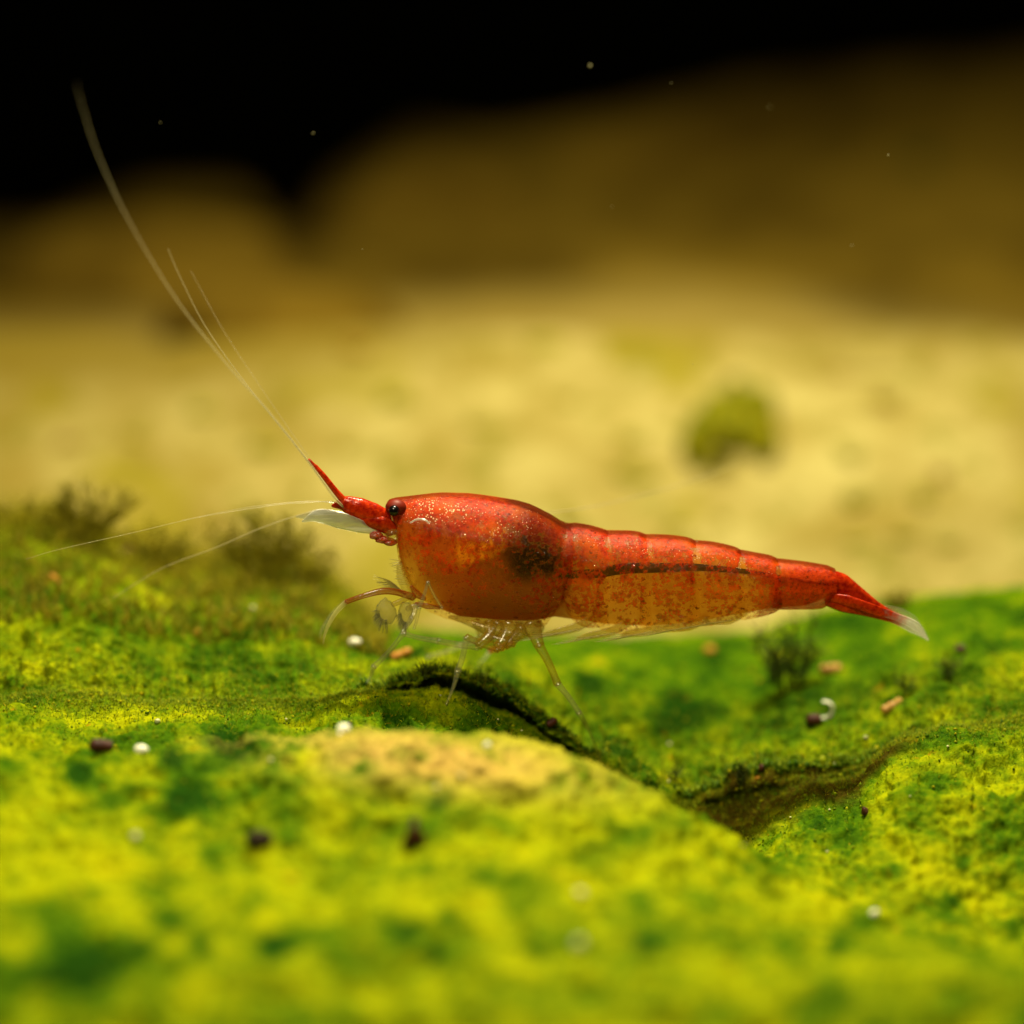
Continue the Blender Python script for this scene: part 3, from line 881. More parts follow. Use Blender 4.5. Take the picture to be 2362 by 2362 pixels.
def shell_paint(x, y, carapace):
    if carapace:
        topy = np.interp(x, TOP[:, 0], TOP[:, 1])
        h = y - topy
        pig = .82 - .24 * sm(40, 110, h) - .30 * sm(150, 230, h)
        pig -= .06 * sm(1080, 960, x) * sm(1190, 1230, y)
        pig = np.where(x > 1190, pig + .06, pig)
        pig -= .18 * ell(x, y, 1062, 1288, 36, 34)           # thin over the orange organ
        pig -= .06 * ell(x, y, 1120, 1255, 58, 42)
        pig -= .40 * ell(x, y, 1015, 1255, 24, 22)
        pig -= .18 * ell(x, y, 930, 1215, 40, 14)
        pig -= .50 * ell(x, y, 1215, 1300, 66, 48)
        pig += .12 * sm(50, 90, h) * sm(300, 240, h) * sm(930, 990, x)
        pig += .10 * ell(x, y, 1080, 1185, 60, 30)
        pig += .18 * ell(x, y, 1000, 1240, 90, 10)
        pig -= .35 * sm(1290, 1370, y) * sm(1010, 940, x)
        pig -= .26 * np.exp(-((y - (1216 - (x - 940) * .16)) / 7) ** 2) * sm(1110, 1060, x)
        pig += .35 * sm(22, 4, h)
        clear = .95 - .2 * sm(60, 10, h)
        brown = .7 * sm(1150, 1220, x) * sm(1320, 1230, y + .15 * (x - 1150)) + .85 * sm(14, 3, h) + .25 * sm(1340, 1420, y)
        brown = np.maximum(brown, .95 * ell(x, y, 1240, 1258, 92, 100))
        brown -= .4 * ell(x, y, 1090, 1185, 70, 40)
    else:
        g = gutline(x)
        topy = np.interp(x, [a for s_ in ATOP for a, b in s_[1:]], [b for s_ in ATOP for a, b in s_[1:]])
        h = y - topy
        below = y - g
        pig = .86 - .24 * sm(0, 26, below) - .10 * sm(60, 130, below)
        pig -= .36 * np.exp(-(below / 11) ** 2) * sm(1780, 1680, x)
        pig -= .16 * sm(90, 140, below) * sm(1750, 1550, x)
        pig += .34 * sm(1720, 1830, x)
        for cx in (1607, 1711, 1797):
            pig -= .75 * np.exp(-((x - cx) / 8) ** 2) * sm(8, 18, h) * sm(6, -10, below)
        for cx in (1400, 1492, 1607, 1712):
            pig -= .28 * np.exp(-((x - cx - 4) / 13) ** 2) * sm(0, 12, below)
        for cx in (1322, 1402, 1494):
            pig -= .22 * np.exp(-((x - cx - 6) / 10) ** 2) * sm(10, 22, h) * sm(6, -10, below)
        pig += .35 * sm(16, 3, h)
        clear = .95 - .15 * sm(1740, 1830, x)
        brown = .85 * sm(12, 3, h) + .25 * sm(1400, 1320, x)
    if carapace:
        glint = 1.0 * ell(x, y, 985, 1168, 60, 22) + .85 * ell(x, y, 1080, 1172, 60, 22) + .8 * ell(x, y, 1010, 1195, 60, 22) + .55 * ell(x, y, 1200, 1200, 90, 40) + .5 * ell(x, y, 1140, 1235, 70, 30) + .5 * ell(x, y, 940, 1215, 30, 25)
    else:
        glint = .62 * np.exp(-((h - 36) / 22) ** 2) * sm(1880, 1700, x)
    return np.clip(pig, 0, 1.2), np.clip(clear, 0, 1), np.clip(brown, 0, 1), np.clip(glint, 0, 1)

# inner body: one continuous mesh from the mouth to the tail root
bx_ = np.linspace(900, 1922, 260)
tp_all = np.vstack([TOP[1:-1]] + [np.array(a[2:], float) for a in ATOP])
tp_all = tp_all[np.argsort(tp_all[:, 0])]
ttop = np.interp(bx_, tp_all[:, 0], tp_all[:, 1])
ttop = np.convolve(np.pad(ttop, 8, 'edge'), np.ones(17) / 17, 'valid')
fb = np.array([(900, 1176), (908, 1205), (918, 1262), (926, 1310), (940, 1345), (968, 1385), (1000, 1402), (1060, 1424), (1150, 1432), (1230, 1434), (1280, 1425), (1330, 1432), (1400, 1442), (1500, 1446), (1600, 1438), (1700, 1420), (1780, 1406), (1860, 1400), (1922, 1375)], float)
tbot = np.interp(bx_, fb[:, 0], fb[:, 1])
hwall = np.interp(bx_, np.r_[CHW[:-2, 0], AHW[:, 0]], np.r_[CHW[:-2, 1], AHW[:, 1]])
Vb = loft(bx_, ttop + 8, tbot - 5, hwall * .86, 64)
x_, y_ = body_px(Vb)
AMB = np.array([0.78, 0.45, 0.025]); BRN = np.array([0.25, 0.075, 0.003]); ORG = np.array([0.92, 0.27, 0.010]); YEL = np.array([0.80, 0.62, 0.04]); RDD = np.array([.55, .06, .003])
def mixc(c, col, f):
    return c * (1 - f[..., None]) + col * f[..., None]
tone = np.broadcast_to(AMB, Vb.shape).copy()
tone = mixc(tone, RDD, .7 * sm(10, -60, y_ - gutline(x_)) * sm(1290, 1340, x_))
tone = mixc(tone, RDD, .8 * sm(1740, 1840, x_))
tone = mixc(tone, YEL, .6 * sm(60, 130, y_ - gutline(x_)) * sm(1290, 1340, x_) * sm(1840, 1740, x_))
car = sm(1365, 1255, x_ + .25 * (y_ - 1330))
tone = mixc(tone, np.array([.70, .15, .006]), car)
tone = mixc(tone, BRN, car * sm(1040, 1150, x_ + .5 * (y_ - 1300)) * .92)
tone = mixc(tone, np.array([.40, .15, .006]), car * .8 * ell(x_, y_, 985, 1335, 70, 45))
dens = .62 + .2 * car - .12 * sm(70, 130, y_ - gutline(x_)) * (1 - car)
front = np.clip(ell(x_, y_, 935, 1345, 42, 62) + ell(x_, y_, 975, 1395, 40, 26), 0, 1)
dens = dens - .55 * front
tone = mixc(tone, np.array([.80, .52, .04]), .85 * front)
Fb = grid_faces(len(bx_), 64, True).tolist()
Fb.append(list(range(64))[::-1])
Fb.append([(len(bx_) - 1) * 64 + k for k in range(64)])
mesh_obj('body', Vb.reshape(-1, 3), Fb, M_FLESH, shrimp, attrs={'tone': tone.reshape(-1, 3), 'opacity_map': dens.ravel()})

# carapace
cx_ = np.unique(np.concatenate([np.linspace(893, 925, 40), np.linspace(925, 1320, 170)]))
Vc = loft(cx_, np.interp(cx_, TOP[:, 0], TOP[:, 1]), np.interp(cx_, CBOT[:, 0], CBOT[:, 1]), np.interp(cx_, CHW[:, 0], CHW[:, 1]), 96)
# open belly: leave out the lowest strip between the two flaps
x_, y_ = body_px(Vc)
pg, cl, br, go = shell_paint(x_, y_, True)
Fc = grid_faces(len(cx_), 96, True)
mesh_obj('carapace', Vc.reshape(-1, 3), Fc.tolist(), M_SHELL, shrimp, attrs={'pigment': pg.ravel(), 'clearness': cl.ravel(), 'brown': br.ravel(), 'glint': go.ravel()})

# abdominal plates
for k in range(6):
    t_ = smooth_poly(ATOP[k], 60)
    b_ = np.array(ABOT[k], float)
    px0, px1 = t_[0, 0], t_[-1, 0]
    xs = np.linspace(px0, px1, 60)
    tt = np.interp(xs, t_[:, 0], t_[:, 1])
    bs = smooth_poly(b_, 60)
    # the plates lean: their flaps reach further back than their tops
    bpx = np.interp(np.linspace(0, 1, 60), np.linspace(0, 1, 60), bs[:, 0])
    bb = bs[:, 1]
    hw = np.interp(xs, AHW[:, 0], AHW[:, 1]) * (1 + .025 * sm(.0, 1, (xs - px0) / (px1 - px0)))
    V = loft(xs, tt, bb, hw, 80)
    # shear to follow the flap's own run
    c_ = (V[..., 2] - V[:, 0:1, 2]) / (V[:, 40:41, 2] - V[:, 0:1, 2] + 1e-9)
    V[..., 0] += c_ ** 1.5 * ((bpx - xs) * S)[:, None]
    x_, y_ = body_px(V)
    pg, cl, br, go = shell_paint(x_, y_, False)
    mesh_obj('abdomen_plate', V.reshape(-1, 3), grid_faces(60, 80, True).tolist(), M_SHELL, shrimp, attrs={'pigment': pg.ravel(), 'clearness': cl.ravel(), 'brown': br.ravel(), 'glint': go.ravel()})

# organs seen through the shell
def half_at(px, py):
    """half width of the body at a place of its side view"""
    tp_ = np.maximum(np.interp(px, bx_, ttop), np.where(np.asarray(px) < 1318, np.interp(px, TOP[:, 0], TOP[:, 1]), 0)) + 9
    bt_ = np.interp(px, bx_, tbot) - 9
    c_ = np.clip(1 - 2 * (py - tp_) / (bt_ - tp_), -1, 1)
    return np.interp(px, bx_, hwall) * np.sqrt(1 - c_ ** 2) ** .92 * (1 + .10 * c_)
def near_flank(px, py, k):
    """points under the shell of the near flank that show at a place of the photograph"""
    hy = 0.1 + 0 * np.asarray(px, float)
    for _ in range(8):
        q = P(px, py, -hy)
        q0 = q.copy()
        q0[..., 1] = 0
        bx0, by0, _d = project(q0)
        hy = .5 * hy + .5 * half_at(bx0, by0) * k
    return P(px, py, -hy)
gp = smooth_poly(GUT, 60)
gr = np.interp(gp[:, 0], [1290, 1330, 1430, 1500, 1620, 1760, 1910], [.012, .020, .026, .026, .018, .012, .004])
V, F = tube(near_flank(gp[:, 0], gp[:, 1], .865), gr, 12, .35)
mesh_obj('gut', V, F, M_GUT, shrimp, attrs={'opacity_map': np.full(len(V), .68)})
def organ(name, spec, mat, seed, soft=.5, dmax=.95):
    """an organ lying across the body just under the shell; outline = union of lobes (px, py, rx, ry)"""
    sp = np.array(spec, float)
    ctr = sp[:, :2].mean(0)
    na, nr2 = 72, 14
    an = np.arange(na) / na * 2 * np.pi
    dirs = np.stack([np.cos(an), np.sin(an)], 1)
    best = np.zeros(na)
    for a, b, rx, ry in sp:
        A = np.array([1 / rx, 1 / ry])
        o_ = (ctr - (a, b)) * A
        d_ = dirs * A
        qa = (d_ ** 2).sum(1); qb = 2 * (d_ * o_).sum(1); qc = (o_ ** 2).sum() - 1
        disc = qb ** 2 - 4 * qa * qc
        best = np.maximum(best, np.where(disc > 0, (-qb + np.sqrt(np.maximum(disc, 0))) / (2 * qa), 0))
    d3 = np.concatenate([dirs, np.zeros((na, 1))], 1)
    best = best * (1 + .10 * fbm(d3, 2.5, 2, seed))
    rho = np.linspace(0.02, 1, nr2)
    rings = []
    den = []
    for side in (-1, 1):
        for r_ in (rho if side < 0 else rho[::-1]):
            p2 = ctr + dirs * (best * r_)[:, None]
            q_ = near_flank(p2[:, 0], p2[:, 1], .925 - .05 * r_ ** 4)
            q_[:, 1] *= -side
            rings.append(q_)
            den.append(np.full(na, dmax * (1 - sm(1 - soft, 1.0, r_))))
    V = np.stack(rings).reshape(-1, 3)
    mesh_obj(name, V, grid_faces(len(rings), na, True).tolist(), mat, shrimp, attrs={'opacity_map': np.concatenate(den)})
organ('stomach', [(1215, 1300, 58, 48), (1180, 1290, 42, 44), (1255, 1280, 62, 52), (1205, 1325, 48, 38), (1235, 1235, 46, 62), (1290, 1322, 50, 28)], M_GUT, 201, .7)
organ('ovary', [(1110, 1250, 70, 48), (1065, 1285, 34, 38), (1140, 1240, 40, 46), (1100, 1270, 46, 34)], M_OVARY, 205, .45)

# telson and tail fan
def blade(name, path, hwid, flat, mat, tips=None, n=40, sides=14, parent=shrimp):
    """flattened tapering limb; path entries are (px, py, Y)"""
    q = smooth_poly([P(a, b, c_) for a, b, c_ in path], n)
    r = np.interp(np.linspace(0, 1, n), np.linspace(0, 1, len(hwid)), hwid) * S
    V, F = tube(q, r, sides, flat)
    at = None
    if tips is not None:
        t = np.repeat(np.interp(np.linspace(0, 1, n), np.linspace(0, 1, len(tips)), tips), sides)
        at = {'tip': np.r_[t, tips[0], tips[-1]]}
    return mesh_obj(name, V, F, mat, parent, attrs=at)

blade('telson', [(1916, 1345, 0), (1940, 1352, 0), (1975, 1371, 0), (2020, 1398, 0), (2062, 1420, 0), (2084, 1432, 0)], [32, 30, 21, 12, 6, 2], .7, M_RED, [0, 0, 0, 0, .1, .6])
for sgn in (-1, 1):
    blade('uropod', [(1908, 1385, .05 * sgn), (1945, 1397, .075 * sgn), (2000, 1410, .09 * sgn), (2060, 1428, .10 * sgn), (2105, 1448, .11 * sgn), (2138, 1473, .11 * sgn)], [13, 15, 12, 9, 12, 2], .22, M_RED, [0, 0, .0, .3, 1, 1])
    blade('uropod', [(1912, 1378, .06 * sgn), (1955, 1386, .09 * sgn), (2010, 1404, .115 * sgn), (2070, 1424, .13 * sgn), (2112, 1444, .14 * sgn), (2141, 1476, .14 * sgn)], [10, 13, 12, 9, 11, 2], .18, M_RED, [0, 0, .1, .4, 1, 1])
# clear web of the fan above the tip
blade('tail_web', [(2040, 1398, .03), (2075, 1412, .03), (2105, 1432, .03), (2134, 1466, .03)], [3, 10, 12, 2], .12, M_LEG)

# eyes
def ellip(name, px, py, Y, rx, ry, rY, mat, parent=shrimp, nu=28, nv=20, seed=None):
    U, F = uv_blob(nu, nv)
    c = P(px, py, Y)
    r = np.ones(len(U)) if seed is None else 1 + .25 * fbm(U, 2.0, 2, seed)
    return mesh_obj(name, c + U * r[:, None] * np.array([rx * S, rY, ry * S]), F.tolist(), mat, parent, attrs={'tip': np.full(len(U), .28)})
for sgn in (-1, 1):
    e_ = ellip('eye', 913, 1170, .072 * sgn, 24, 19, .04, M_EYER)
    e_['_base'] = base_pt.tolist()
    cc = P(909, 1178, .106 * sgn)
    U, F = uv_blob(28, 20)
    cor = mesh_obj('cornea', cc + U * np.array([13 * S, .024, 13 * S]), F.tolist(), M_EYE, None)
    cor.parent = e_
    cor.location = (0, 0, 0)

# antennule base, stalks and antennal scales
for sgn in (-1, 1):
    blade('antennule_base', [(892, 1198, .05 * sgn), (860, 1188, .055 * sgn), (825, 1174, .06 * sgn), (795, 1163, .06 * sgn), (766, 1167, .06 * sgn)], [22, 29, 28, 19, 3], .62, M_RED, [.0, 0, 0, 0, .15])
    blade('antennule_stalk', [(802, 1164, .06 * sgn), (775, 1134, .065 * sgn), (745, 1096, .07 * sgn), (728 if sgn > 0 else 712, 1074 if sgn > 0 else 1060, .07 * sgn)], [9, 7, 6, 3.5], .9, M_RED, [0, 0, 0, .25])
    blade('antennal_scale', [(874, 1226, .075 * sgn), (835, 1215, .09 * sgn), (785, 1200, .10 * sgn), (735, 1190, .10 * sgn), (697 if sgn < 0 else 684, 1203 if sgn < 0 else 1192, .10 * sgn)], [7, 15, 20, 16, 2], .12, M_SCALE)
    blade('antenna_base', [(906, 1226, .07 * sgn), (885, 1210, .075 * sgn), (850, 1202, .08 * sgn), (815, 1190, .08 * sgn)], [16, 20, 14, 4], .5, M_RED, [.25, .1, 0, 0])
for i, (a, b, rx, ry) in enumerate([(868, 1235, 17, 10), (884, 1245, 19, 9), (899, 1250, 16, 9), (905, 1234, 20, 16)]):
    ellip('antenna_joint', a, b, -.08, rx, ry, .024, M_RED if i < 3 else M_LEGA, seed=220 + i)

def antenna(path, r0, r1, n=260):
    q = smooth_poly([P(a, b, c_) for a, b, c_ in path], n)
    t = np.linspace(0, 1, n)
    r = (r0 * (1 - t ** .75) + r1 * t ** .75) * (1 + .28 * (np.arange(n) % 2))
    V, F = tube(q, r, 6)
    return mesh_obj('antenna', V, F, M_ANT, shrimp)
antenna([(806, 1182, -.06), (770, 1146, -.10), (710, 1064, -.16), (620, 950, -.20), (526, 844, -.24), (403, 685, -.32), (293, 501, -.42), (226, 355, -.52), (190, 245, -.60), (176, 190, -.64)], .0066, .0002, 420)
antenna([(800, 1176, .02), (745, 1110, .0), (700, 1050, .0), (575, 895, .0), (477, 758, -.02), (416, 640, -.05), (388, 575, -.08)], .0036, .0012, 320)
antenna([(800, 1170, .07), (730, 1080, .15), (605, 899, .28), (513, 758, .40), (440, 624, .52)], .0022, .0004)
antenna([(790, 1168, -.08), (768, 1157, -.09), (700, 1160, -.09), (636, 1165, -.10), (465, 1192, -.10), (306, 1229, -.10), (134, 1268, -.12), (60, 1290, -.12)], .0026, .0006, 300)
antenna([(790, 1164, -.05), (740, 1157, -.05), (680, 1158, -.05), (560, 1172, -.04), (420, 1200, 0)], .0028, .0009, 220)
antenna([(760, 1175, .08), (694, 1187, .10), (600, 1219, .10), (498, 1263, .12), (411, 1295, .14), (354, 1321, .16), (260, 1380, .2)], .0030, .0010)
antenna([(850, 1205, .10), (1000, 1200, .22), (1290, 1180, .40), (1450, 1150, .62), (1600, 1108, .85), (1700, 1068, 1.05)], .0040, .0020)

# mouthparts
blade('highlight_ridge', [(946, 1206, -.142), (962, 1198, -.155), (980, 1199, -.166), (991, 1208, -.172)], [1.5, 2.2, 2.2, 1.5], 1, M_SCALE, n=14, sides=6)  # raised line on the carapace, made white to stand for its highlight
blade('maxilliped', [(955, 1378, -.10), (915, 1366, -.12), (881, 1364, -.13), (840, 1374, -.14), (797, 1389, -.14)], [9, 8, 8, 6, 6], .7, M_LEGR)
blade('maxilliped', [(799, 1388, -.14), (775, 1413, -.14), (757, 1443, -.14), (748, 1468, -.14), (746, 1484, -.14)], [6, 5, 4, 3, 1], .7, M_FRINGE)
blade('maxilliped', [(797, 1388, .06), (768, 1415, .06), (745, 1448, .06), (738, 1470, .06)], [4, 4, 3, 1], .7, M_LEG)
blade('mandible', [(925, 1300, -.05), (930, 1330, -.05), (942, 1362, -.05), (952, 1390, -.04)], [10, 15, 14, 6], .5, M_PLEO)
blade('mandible', [(948, 1352, -.10), (962, 1370, -.10), (980, 1382, -.10)], [4, 9, 5], .5, M_LEGR)
blade('mandible', [(958, 1392, -.12), (985, 1398, -.12), (1015, 1402, -.12)], [4, 7, 4], .5, M_LEGR)
rr = random.Random(3)
for i in range(26):
    t = i / 25
    a0, b0 = 905 + 34 * t, 1345 + 28 * t
    blade('bristle', [(a0 + 10, b0 + 8, -.07), (a0 - 12, b0 - 6 + rr.uniform(-3, 3), -.08), (a0 - 34 - rr.uniform(0, 16), b0 - 12 + rr.uniform(-10, 10), -.09)], [1.5, 1.2, .5], 1, M_FRINGE, n=8, sides=5)
for i in range(12):
    b0 = 1290 + i * 5
    blade('bristle', [(926 + i * 1.6, b0 + 4, -.06), (914 + i * 1.6, b0 + 2, -.06), (902 + i * 1.4 - rr.uniform(0, 6), b0 + rr.uniform(-4, 6), -.06)], [1.4, 1.1, .5], 1, M_FRINGE, n=6, sides=5)

# front claws: brushes of clear bristles at the end of short arms
for (a, b, rx, ry, Y) in ((889, 1412, 23, 30, -.16), (936, 1416, 17, 31, -.12)):
    cl_ = ellip('claw', a, b, Y, rx, ry, .035, M_BRUSH, seed=int(a))
    cl_['_base'] = base_pt.tolist()
    for i in range(56):
        ang = rr.uniform(3.0, 5.0)
        ca, sa = math.cos(ang), -math.sin(ang)
        l = rr.uniform(1.1, 1.55)
        q = [(a + ca * rx * .6, b + sa * ry * .6, Y - .01), (a + ca * rx * 1.0, b + sa * ry * 1.0 , Y - .02), (a + ca * rx * l + rr.uniform(-3, 3), b + sa * ry * l + 4, Y - .02)]
        o = blade('bristle', q, [1.3, 1.0, .5], 1, M_BRUSH, n=6, sides=4)
        o.parent = cl_
        o.location = (0, 0, 0)
for path in ([(948, 1372, -.11), (930, 1384, -.14), (905, 1395, -.16)], [(975, 1392, -.10), (955, 1398, -.12), (938, 1405, -.12)]):
    blade('claw_arm', path, [7, 7, 6], .8, M_LEGA, n=14)

# walking legs: clear jointed rods
def leg(path, rad, mats, tip_ground=None, knees=True):
    pts = [P(a, b, c_) for a, b, c_ in path]
    if tip_ground is not None:
        g_ = ground_hit(*tip_ground, ymin=-.45)
        pts[-1] = g_ + np.array([0, 0, .004])
    root_ = None
    for k in range(len(pts) - 1):
        q = np.linspace(pts[k], pts[k + 1], 14)
        t = np.linspace(0, 1, 14)
        r0, r1 = rad[k] * S, rad[k + 1] * S
        r = (r0 * (1 - t) + r1 * t) * (1 + .22 * np.exp(-((t - 1) / .10) ** 2) + .14 * np.exp(-(t / .10) ** 2) - .08 * np.sin(t * np.pi))
        mid = np.cross(pts[k + 1] - pts[k], [0, 1, 0]) * .03
        q = q + np.sin(t * np.pi)[:, None] * mid
        V, F = tube(q, r, 10)
        nm = 'leg' if root_ is None else 'leg_segment'
        o = mesh_obj(nm, V, F, mats[min(k, len(mats) - 1)], shrimp)
        if root_ is None:
            root_ = o
        else:
            o.parent = root_
            o.location = (0, 0, 0)
leg([(1150, 1442, -.09), (1103, 1490, -.15), (1010, 1478, -.20), (930, 1461, -.22), (862, 1538, -.16), (842, 1572, .0)], [20, 10, 7, 6, 6, 1.5], [M_LEGA, M_LEG], (842, 1574))
leg([(1175, 1444, -.09), (1150, 1494, -.16), (1076, 1470, -.22), (1056, 1548, -.24), (1030, 1625, -.2)], [22, 12, 7.5, 7, 2], [M_LEGA, M_LEGA, M_LEG], (1032, 1626))
leg([(1225, 1444, -.08), (1243, 1488, -.13), (1286, 1578, -.2), (1336, 1645, -.22), (1393, 1760, -.25)], [26, 11, 8, 6, 2], [M_LEGA, M_LEGA, M_LEG], (1388, 1750))
leg([(1020, 1402, -.15), (987, 1342, -.19), (966, 1402, -.20), (955, 1450, -.20)], [4, 3.5, 5, 3], [M_LEG])
leg([(960, 1395, -.12), (950, 1425, -.15), (928, 1458, -.17)], [7, 6, 5], [M_LEG])
leg([(1100, 1440, .06), (1110, 1468, .10), (1060, 1490, .16), (1000, 1500, .25)], [10, 8, 6, 4], [M_LEGA, M_LEG], (985, 1512))
leg([(1200, 1444, .06), (1180, 1484, .12), (1130, 1500, .2), (1110, 1520, .3)], [11, 8, 6, 2], [M_LEGA, M_LEGR, M_LEG], (1105, 1525))
leg([(1130, 1440, -.05), (1128, 1470, -.1), (1175, 1484, -.12), (1205, 1452, -.10)], [18, 10, 14, 16], [M_LEGA])
blade('sternum', [(1035, 1422, 0), (1085, 1432, 0), (1130, 1444, 0), (1185, 1454, 0), (1250, 1446, 0)], [3, 12, 21, 24, 12], 2.0, M_LEGA, n=50, sides=24)
# swimming legs folded forward under the belly
for i, (a, b) in enumerate([(1350, 1440), (1430, 1450), (1520, 1448), (1610, 1438), (1700, 1424)]):
    for sgn in (-1, 1):
        pl = blade('pleopod', [(a + 20, b - 14, .07 * sgn), (a - 20, b + 6, .09 * sgn), (a - 70, b + 19 - i * 3, .10 * sgn), (a - 112 + i * 12, b + 27 - i * 4, .10 * sgn)], [10, 11, 9, 2], .25, M_PLEO)
        pl['_base'] = base_pt.tolist()
        if sgn < 0:
            for j in range(5):
                o = blade('bristle', [(a - 10 - j * 14, b + 10 + j * 2.5 - i, .105 * sgn), (a - 60 - j * 14, b + 21 + j * 3 - i * 2, .115 * sgn), (a - 120 - j * 12 + i * 10, b + 22 + j * 4.6 - i * 4, .115 * sgn)], [1.5, 1.3, .6], 1, M_FRINGE, n=10, sides=4)
                o.parent = pl
                o.location = (0, 0, 0)

# ------------------------------------------------------------------ bits lying on the ground
def pellet(px, py, length, width, ang, mat, label, group=None, name='pellet', lift=.6, seed=0):
    """a rod-shaped crumb with blunt ends"""
    g_ = ground_hit(px, py + width * .4)
    k = np.linalg.norm(g_ - CAMP) / D
    L, W = length * S * k / 2, width * S * k / 2
    n = 22
    t = np.linspace(-1, 1, n)
    a = math.radians(ang)
    d = np.array([math.cos(a), .18, math.sin(a)])
    q = g_ + np.array([0, 0, W * lift * .5]) + t[:, None] * d * (L - W * .5)
    q[:, 2] += .12 * W * np.cos(t * 2 + seed)
    r = W * (1 - np.clip(np.abs(t) - .75, 0, 1) ** 2 * 9) * (1 + .07 * np.sin(t * 9 + seed))
    V, F = tube(q, r, 12)
    V = V + .10 * W * fbm(V, 3 / W * .3, 2, seed)[:, None] * np.array([1, 1, 1])
    o = mesh_obj(name, V, F, mat, origin=g_)
    return tag(o, label, 'pellet', group)

pellet(1912, 1534, 62, 25, 5, M_PELLET, 'tan brown rod-shaped pellet on the algae below the tail fan', seed=1)
pellet(2052, 1620, 66, 22, 30, M_PELLET, 'slender brown pellet tilted on the algae beyond the white shell ring', seed=2)
pellet(1278, 1660, 34, 19, 33, M_PELLET_D, 'short maroon pellet on the edge of the dark crevice under the shrimp', seed=3)
pellet(925, 1497, 58, 20, 16, M_PELLET_O, 'orange pellet on the algae under the shrimp\'s front legs', seed=4)
pellet(293, 1264, 52, 17, 24, M_PELLET_D, 'thin dark brown pellet on the olive algae mound below the antennae', seed=5)
pellet(230, 1710, 66, 32, -8, M_PELLET_D, 'thick dark red-brown pellet lying out of focus on the near algae', seed=6)
pellet(130, 1326, 36, 14, -35, M_PELLET_O, 'small reddish pellet at the far end of the olive algae mound', seed=7)
pellet(458, 1452, 22, 11, 60, M_PELLET_O, 'tiny pinkish upright pellet on the bright algae below the olive mound', seed=8)
pellet(1635, 1487, 34, 20, 0, M_PELLET_O, 'blurred orange crumb on the algae just under the shrimp\'s belly', seed=9)
pellet(1881, 1648, 46, 26, -8, M_PELLET_D, 'dark brown pellet lying inside the white shell ring', seed=10)
pellet(1755, 1770, 20, 18, -20, M_PELLET_D, 'round dark crumb above the wide brown crevice', seed=11)
pellet(1746, 1787, 16, 8, 10, M_PELLET_O, 'tiny orange crumb touching the round dark crumb', seed=12)
pellet(1990, 1872, 20, 18, -30, M_PELLET_D, 'dark crumb on the bright algae in front of the wide brown crevice', seed=13)
pellet(2216, 1487, 34, 20, 10, M_PELLET_D, 'brown crumb on the green slope past the tail fan', seed=14)

def crumb(name, px, py, w_, h_, mat, label, cat, group=None, seed=0, tri=False):
    g_ = ground_hit(px, py + h_ * .3)
    k = np.linalg.norm(g_ - CAMP) / D
    U, F = uv_blob(14, 9)
    r = 1 + .35 * fbm(U + seed, 1.3, 2, seed)
    if tri:
        r = r * (1 + .35 * np.cos(3 * np.arctan2(U[:, 2], U[:, 0]) + 1.2))
    V = U * r[:, None] * np.array([w_, min(w_, h_), h_]) * S * k / 2
    c = g_ + np.array([0, 0, h_ * S * k * .32])
    o = mesh_obj(name, c + V, F.tolist(), mat, origin=c)
    return tag(o, label, cat, group)

crumb('debris', 950, 1926, 52, 54, M_PELLET_D, 'blurred dark red three-cornered debris on the near algae', 'debris', seed=3, tri=True)
crumb('debris', 592, 1934, 62, 44, M_DARKBIT, 'blurred black lump on the near algae', 'debris', seed=5)
crumb('sand_grain', 823, 1478, 32, 20, M_WHITE, 'bright white grain on the algae below the curved reddish mouth limb', 'grain', seed=21)
crumb('sand_grain', 794, 1676, 36, 22, M_WHITE, 'bright white grain on the crest of the near algae hump', 'grain', seed=22)
crumb('sand_grain', 780, 1688, 10, 10, M_WHITE, 'tiny white crumb beside the white grain on the hump crest', 'grain', seed=23)
crumb('sand_grain', 1118, 1715, 18, 14, M_WHITE, 'small white grain in front of the dark crevice under the shrimp', 'grain', seed=24)
crumb('sand_grain', 332, 1728, 34, 22, M_WHITE, 'blurred yellow-white grain beside the thick red-brown pellet', 'grain', seed=25)
crumb('sand_grain', 2016, 2102, 22, 20, M_WHITE, 'blurred white grain alone on the near algae slope below the wide crevice', 'grain', seed=26)
GW = 'tiny pale grains strewn over the algae'
for i, (a, b, s_) in enumerate([(362, 1658, 15), (1338, 2055, 24), (1330, 2175, 30), (315, 1925, 22), (1000, 1812, 13), (1536, 1800, 7), (690, 1310, 9), (741, 1365, 12), (585, 1398, 12), (1545, 1710, 8), (1995, 1698, 10), (2187, 1718, 6),
                                     (1916, 1862, 6), (1822, 1880, 5), (1927, 1758, 5), (1150, 1655, 5), (1021, 1601, 5), (1203, 1678, 5), (666, 1655, 7), (1070, 1786, 12), (620, 1752, 12), (1905, 1960, 6), (2100, 1830, 5), (1720, 1950, 5)]):
    crumb('sand_grain', a, b, s_, s_ * .85, M_PALE, 'tiny pale grain strewn on the green algae', 'grain', GW, seed=40 + i)

# curled piece of white shell round the dark pellet
g_ = ground_hit(1895, 1652)
th = np.linspace(-1.9, 1.75, 30)
q = g_ + np.stack([np.cos(th) * .042, 0 * th - .004, .042 + np.sin(th) * .042], 1)
V, F = tube(q, .006 + .003 * np.cos(th), 8, 2.0)
tag(mesh_obj('shell_ring', V, F, M_WHITE, origin=g_), 'curled white shell piece round a dark brown pellet', 'shell')

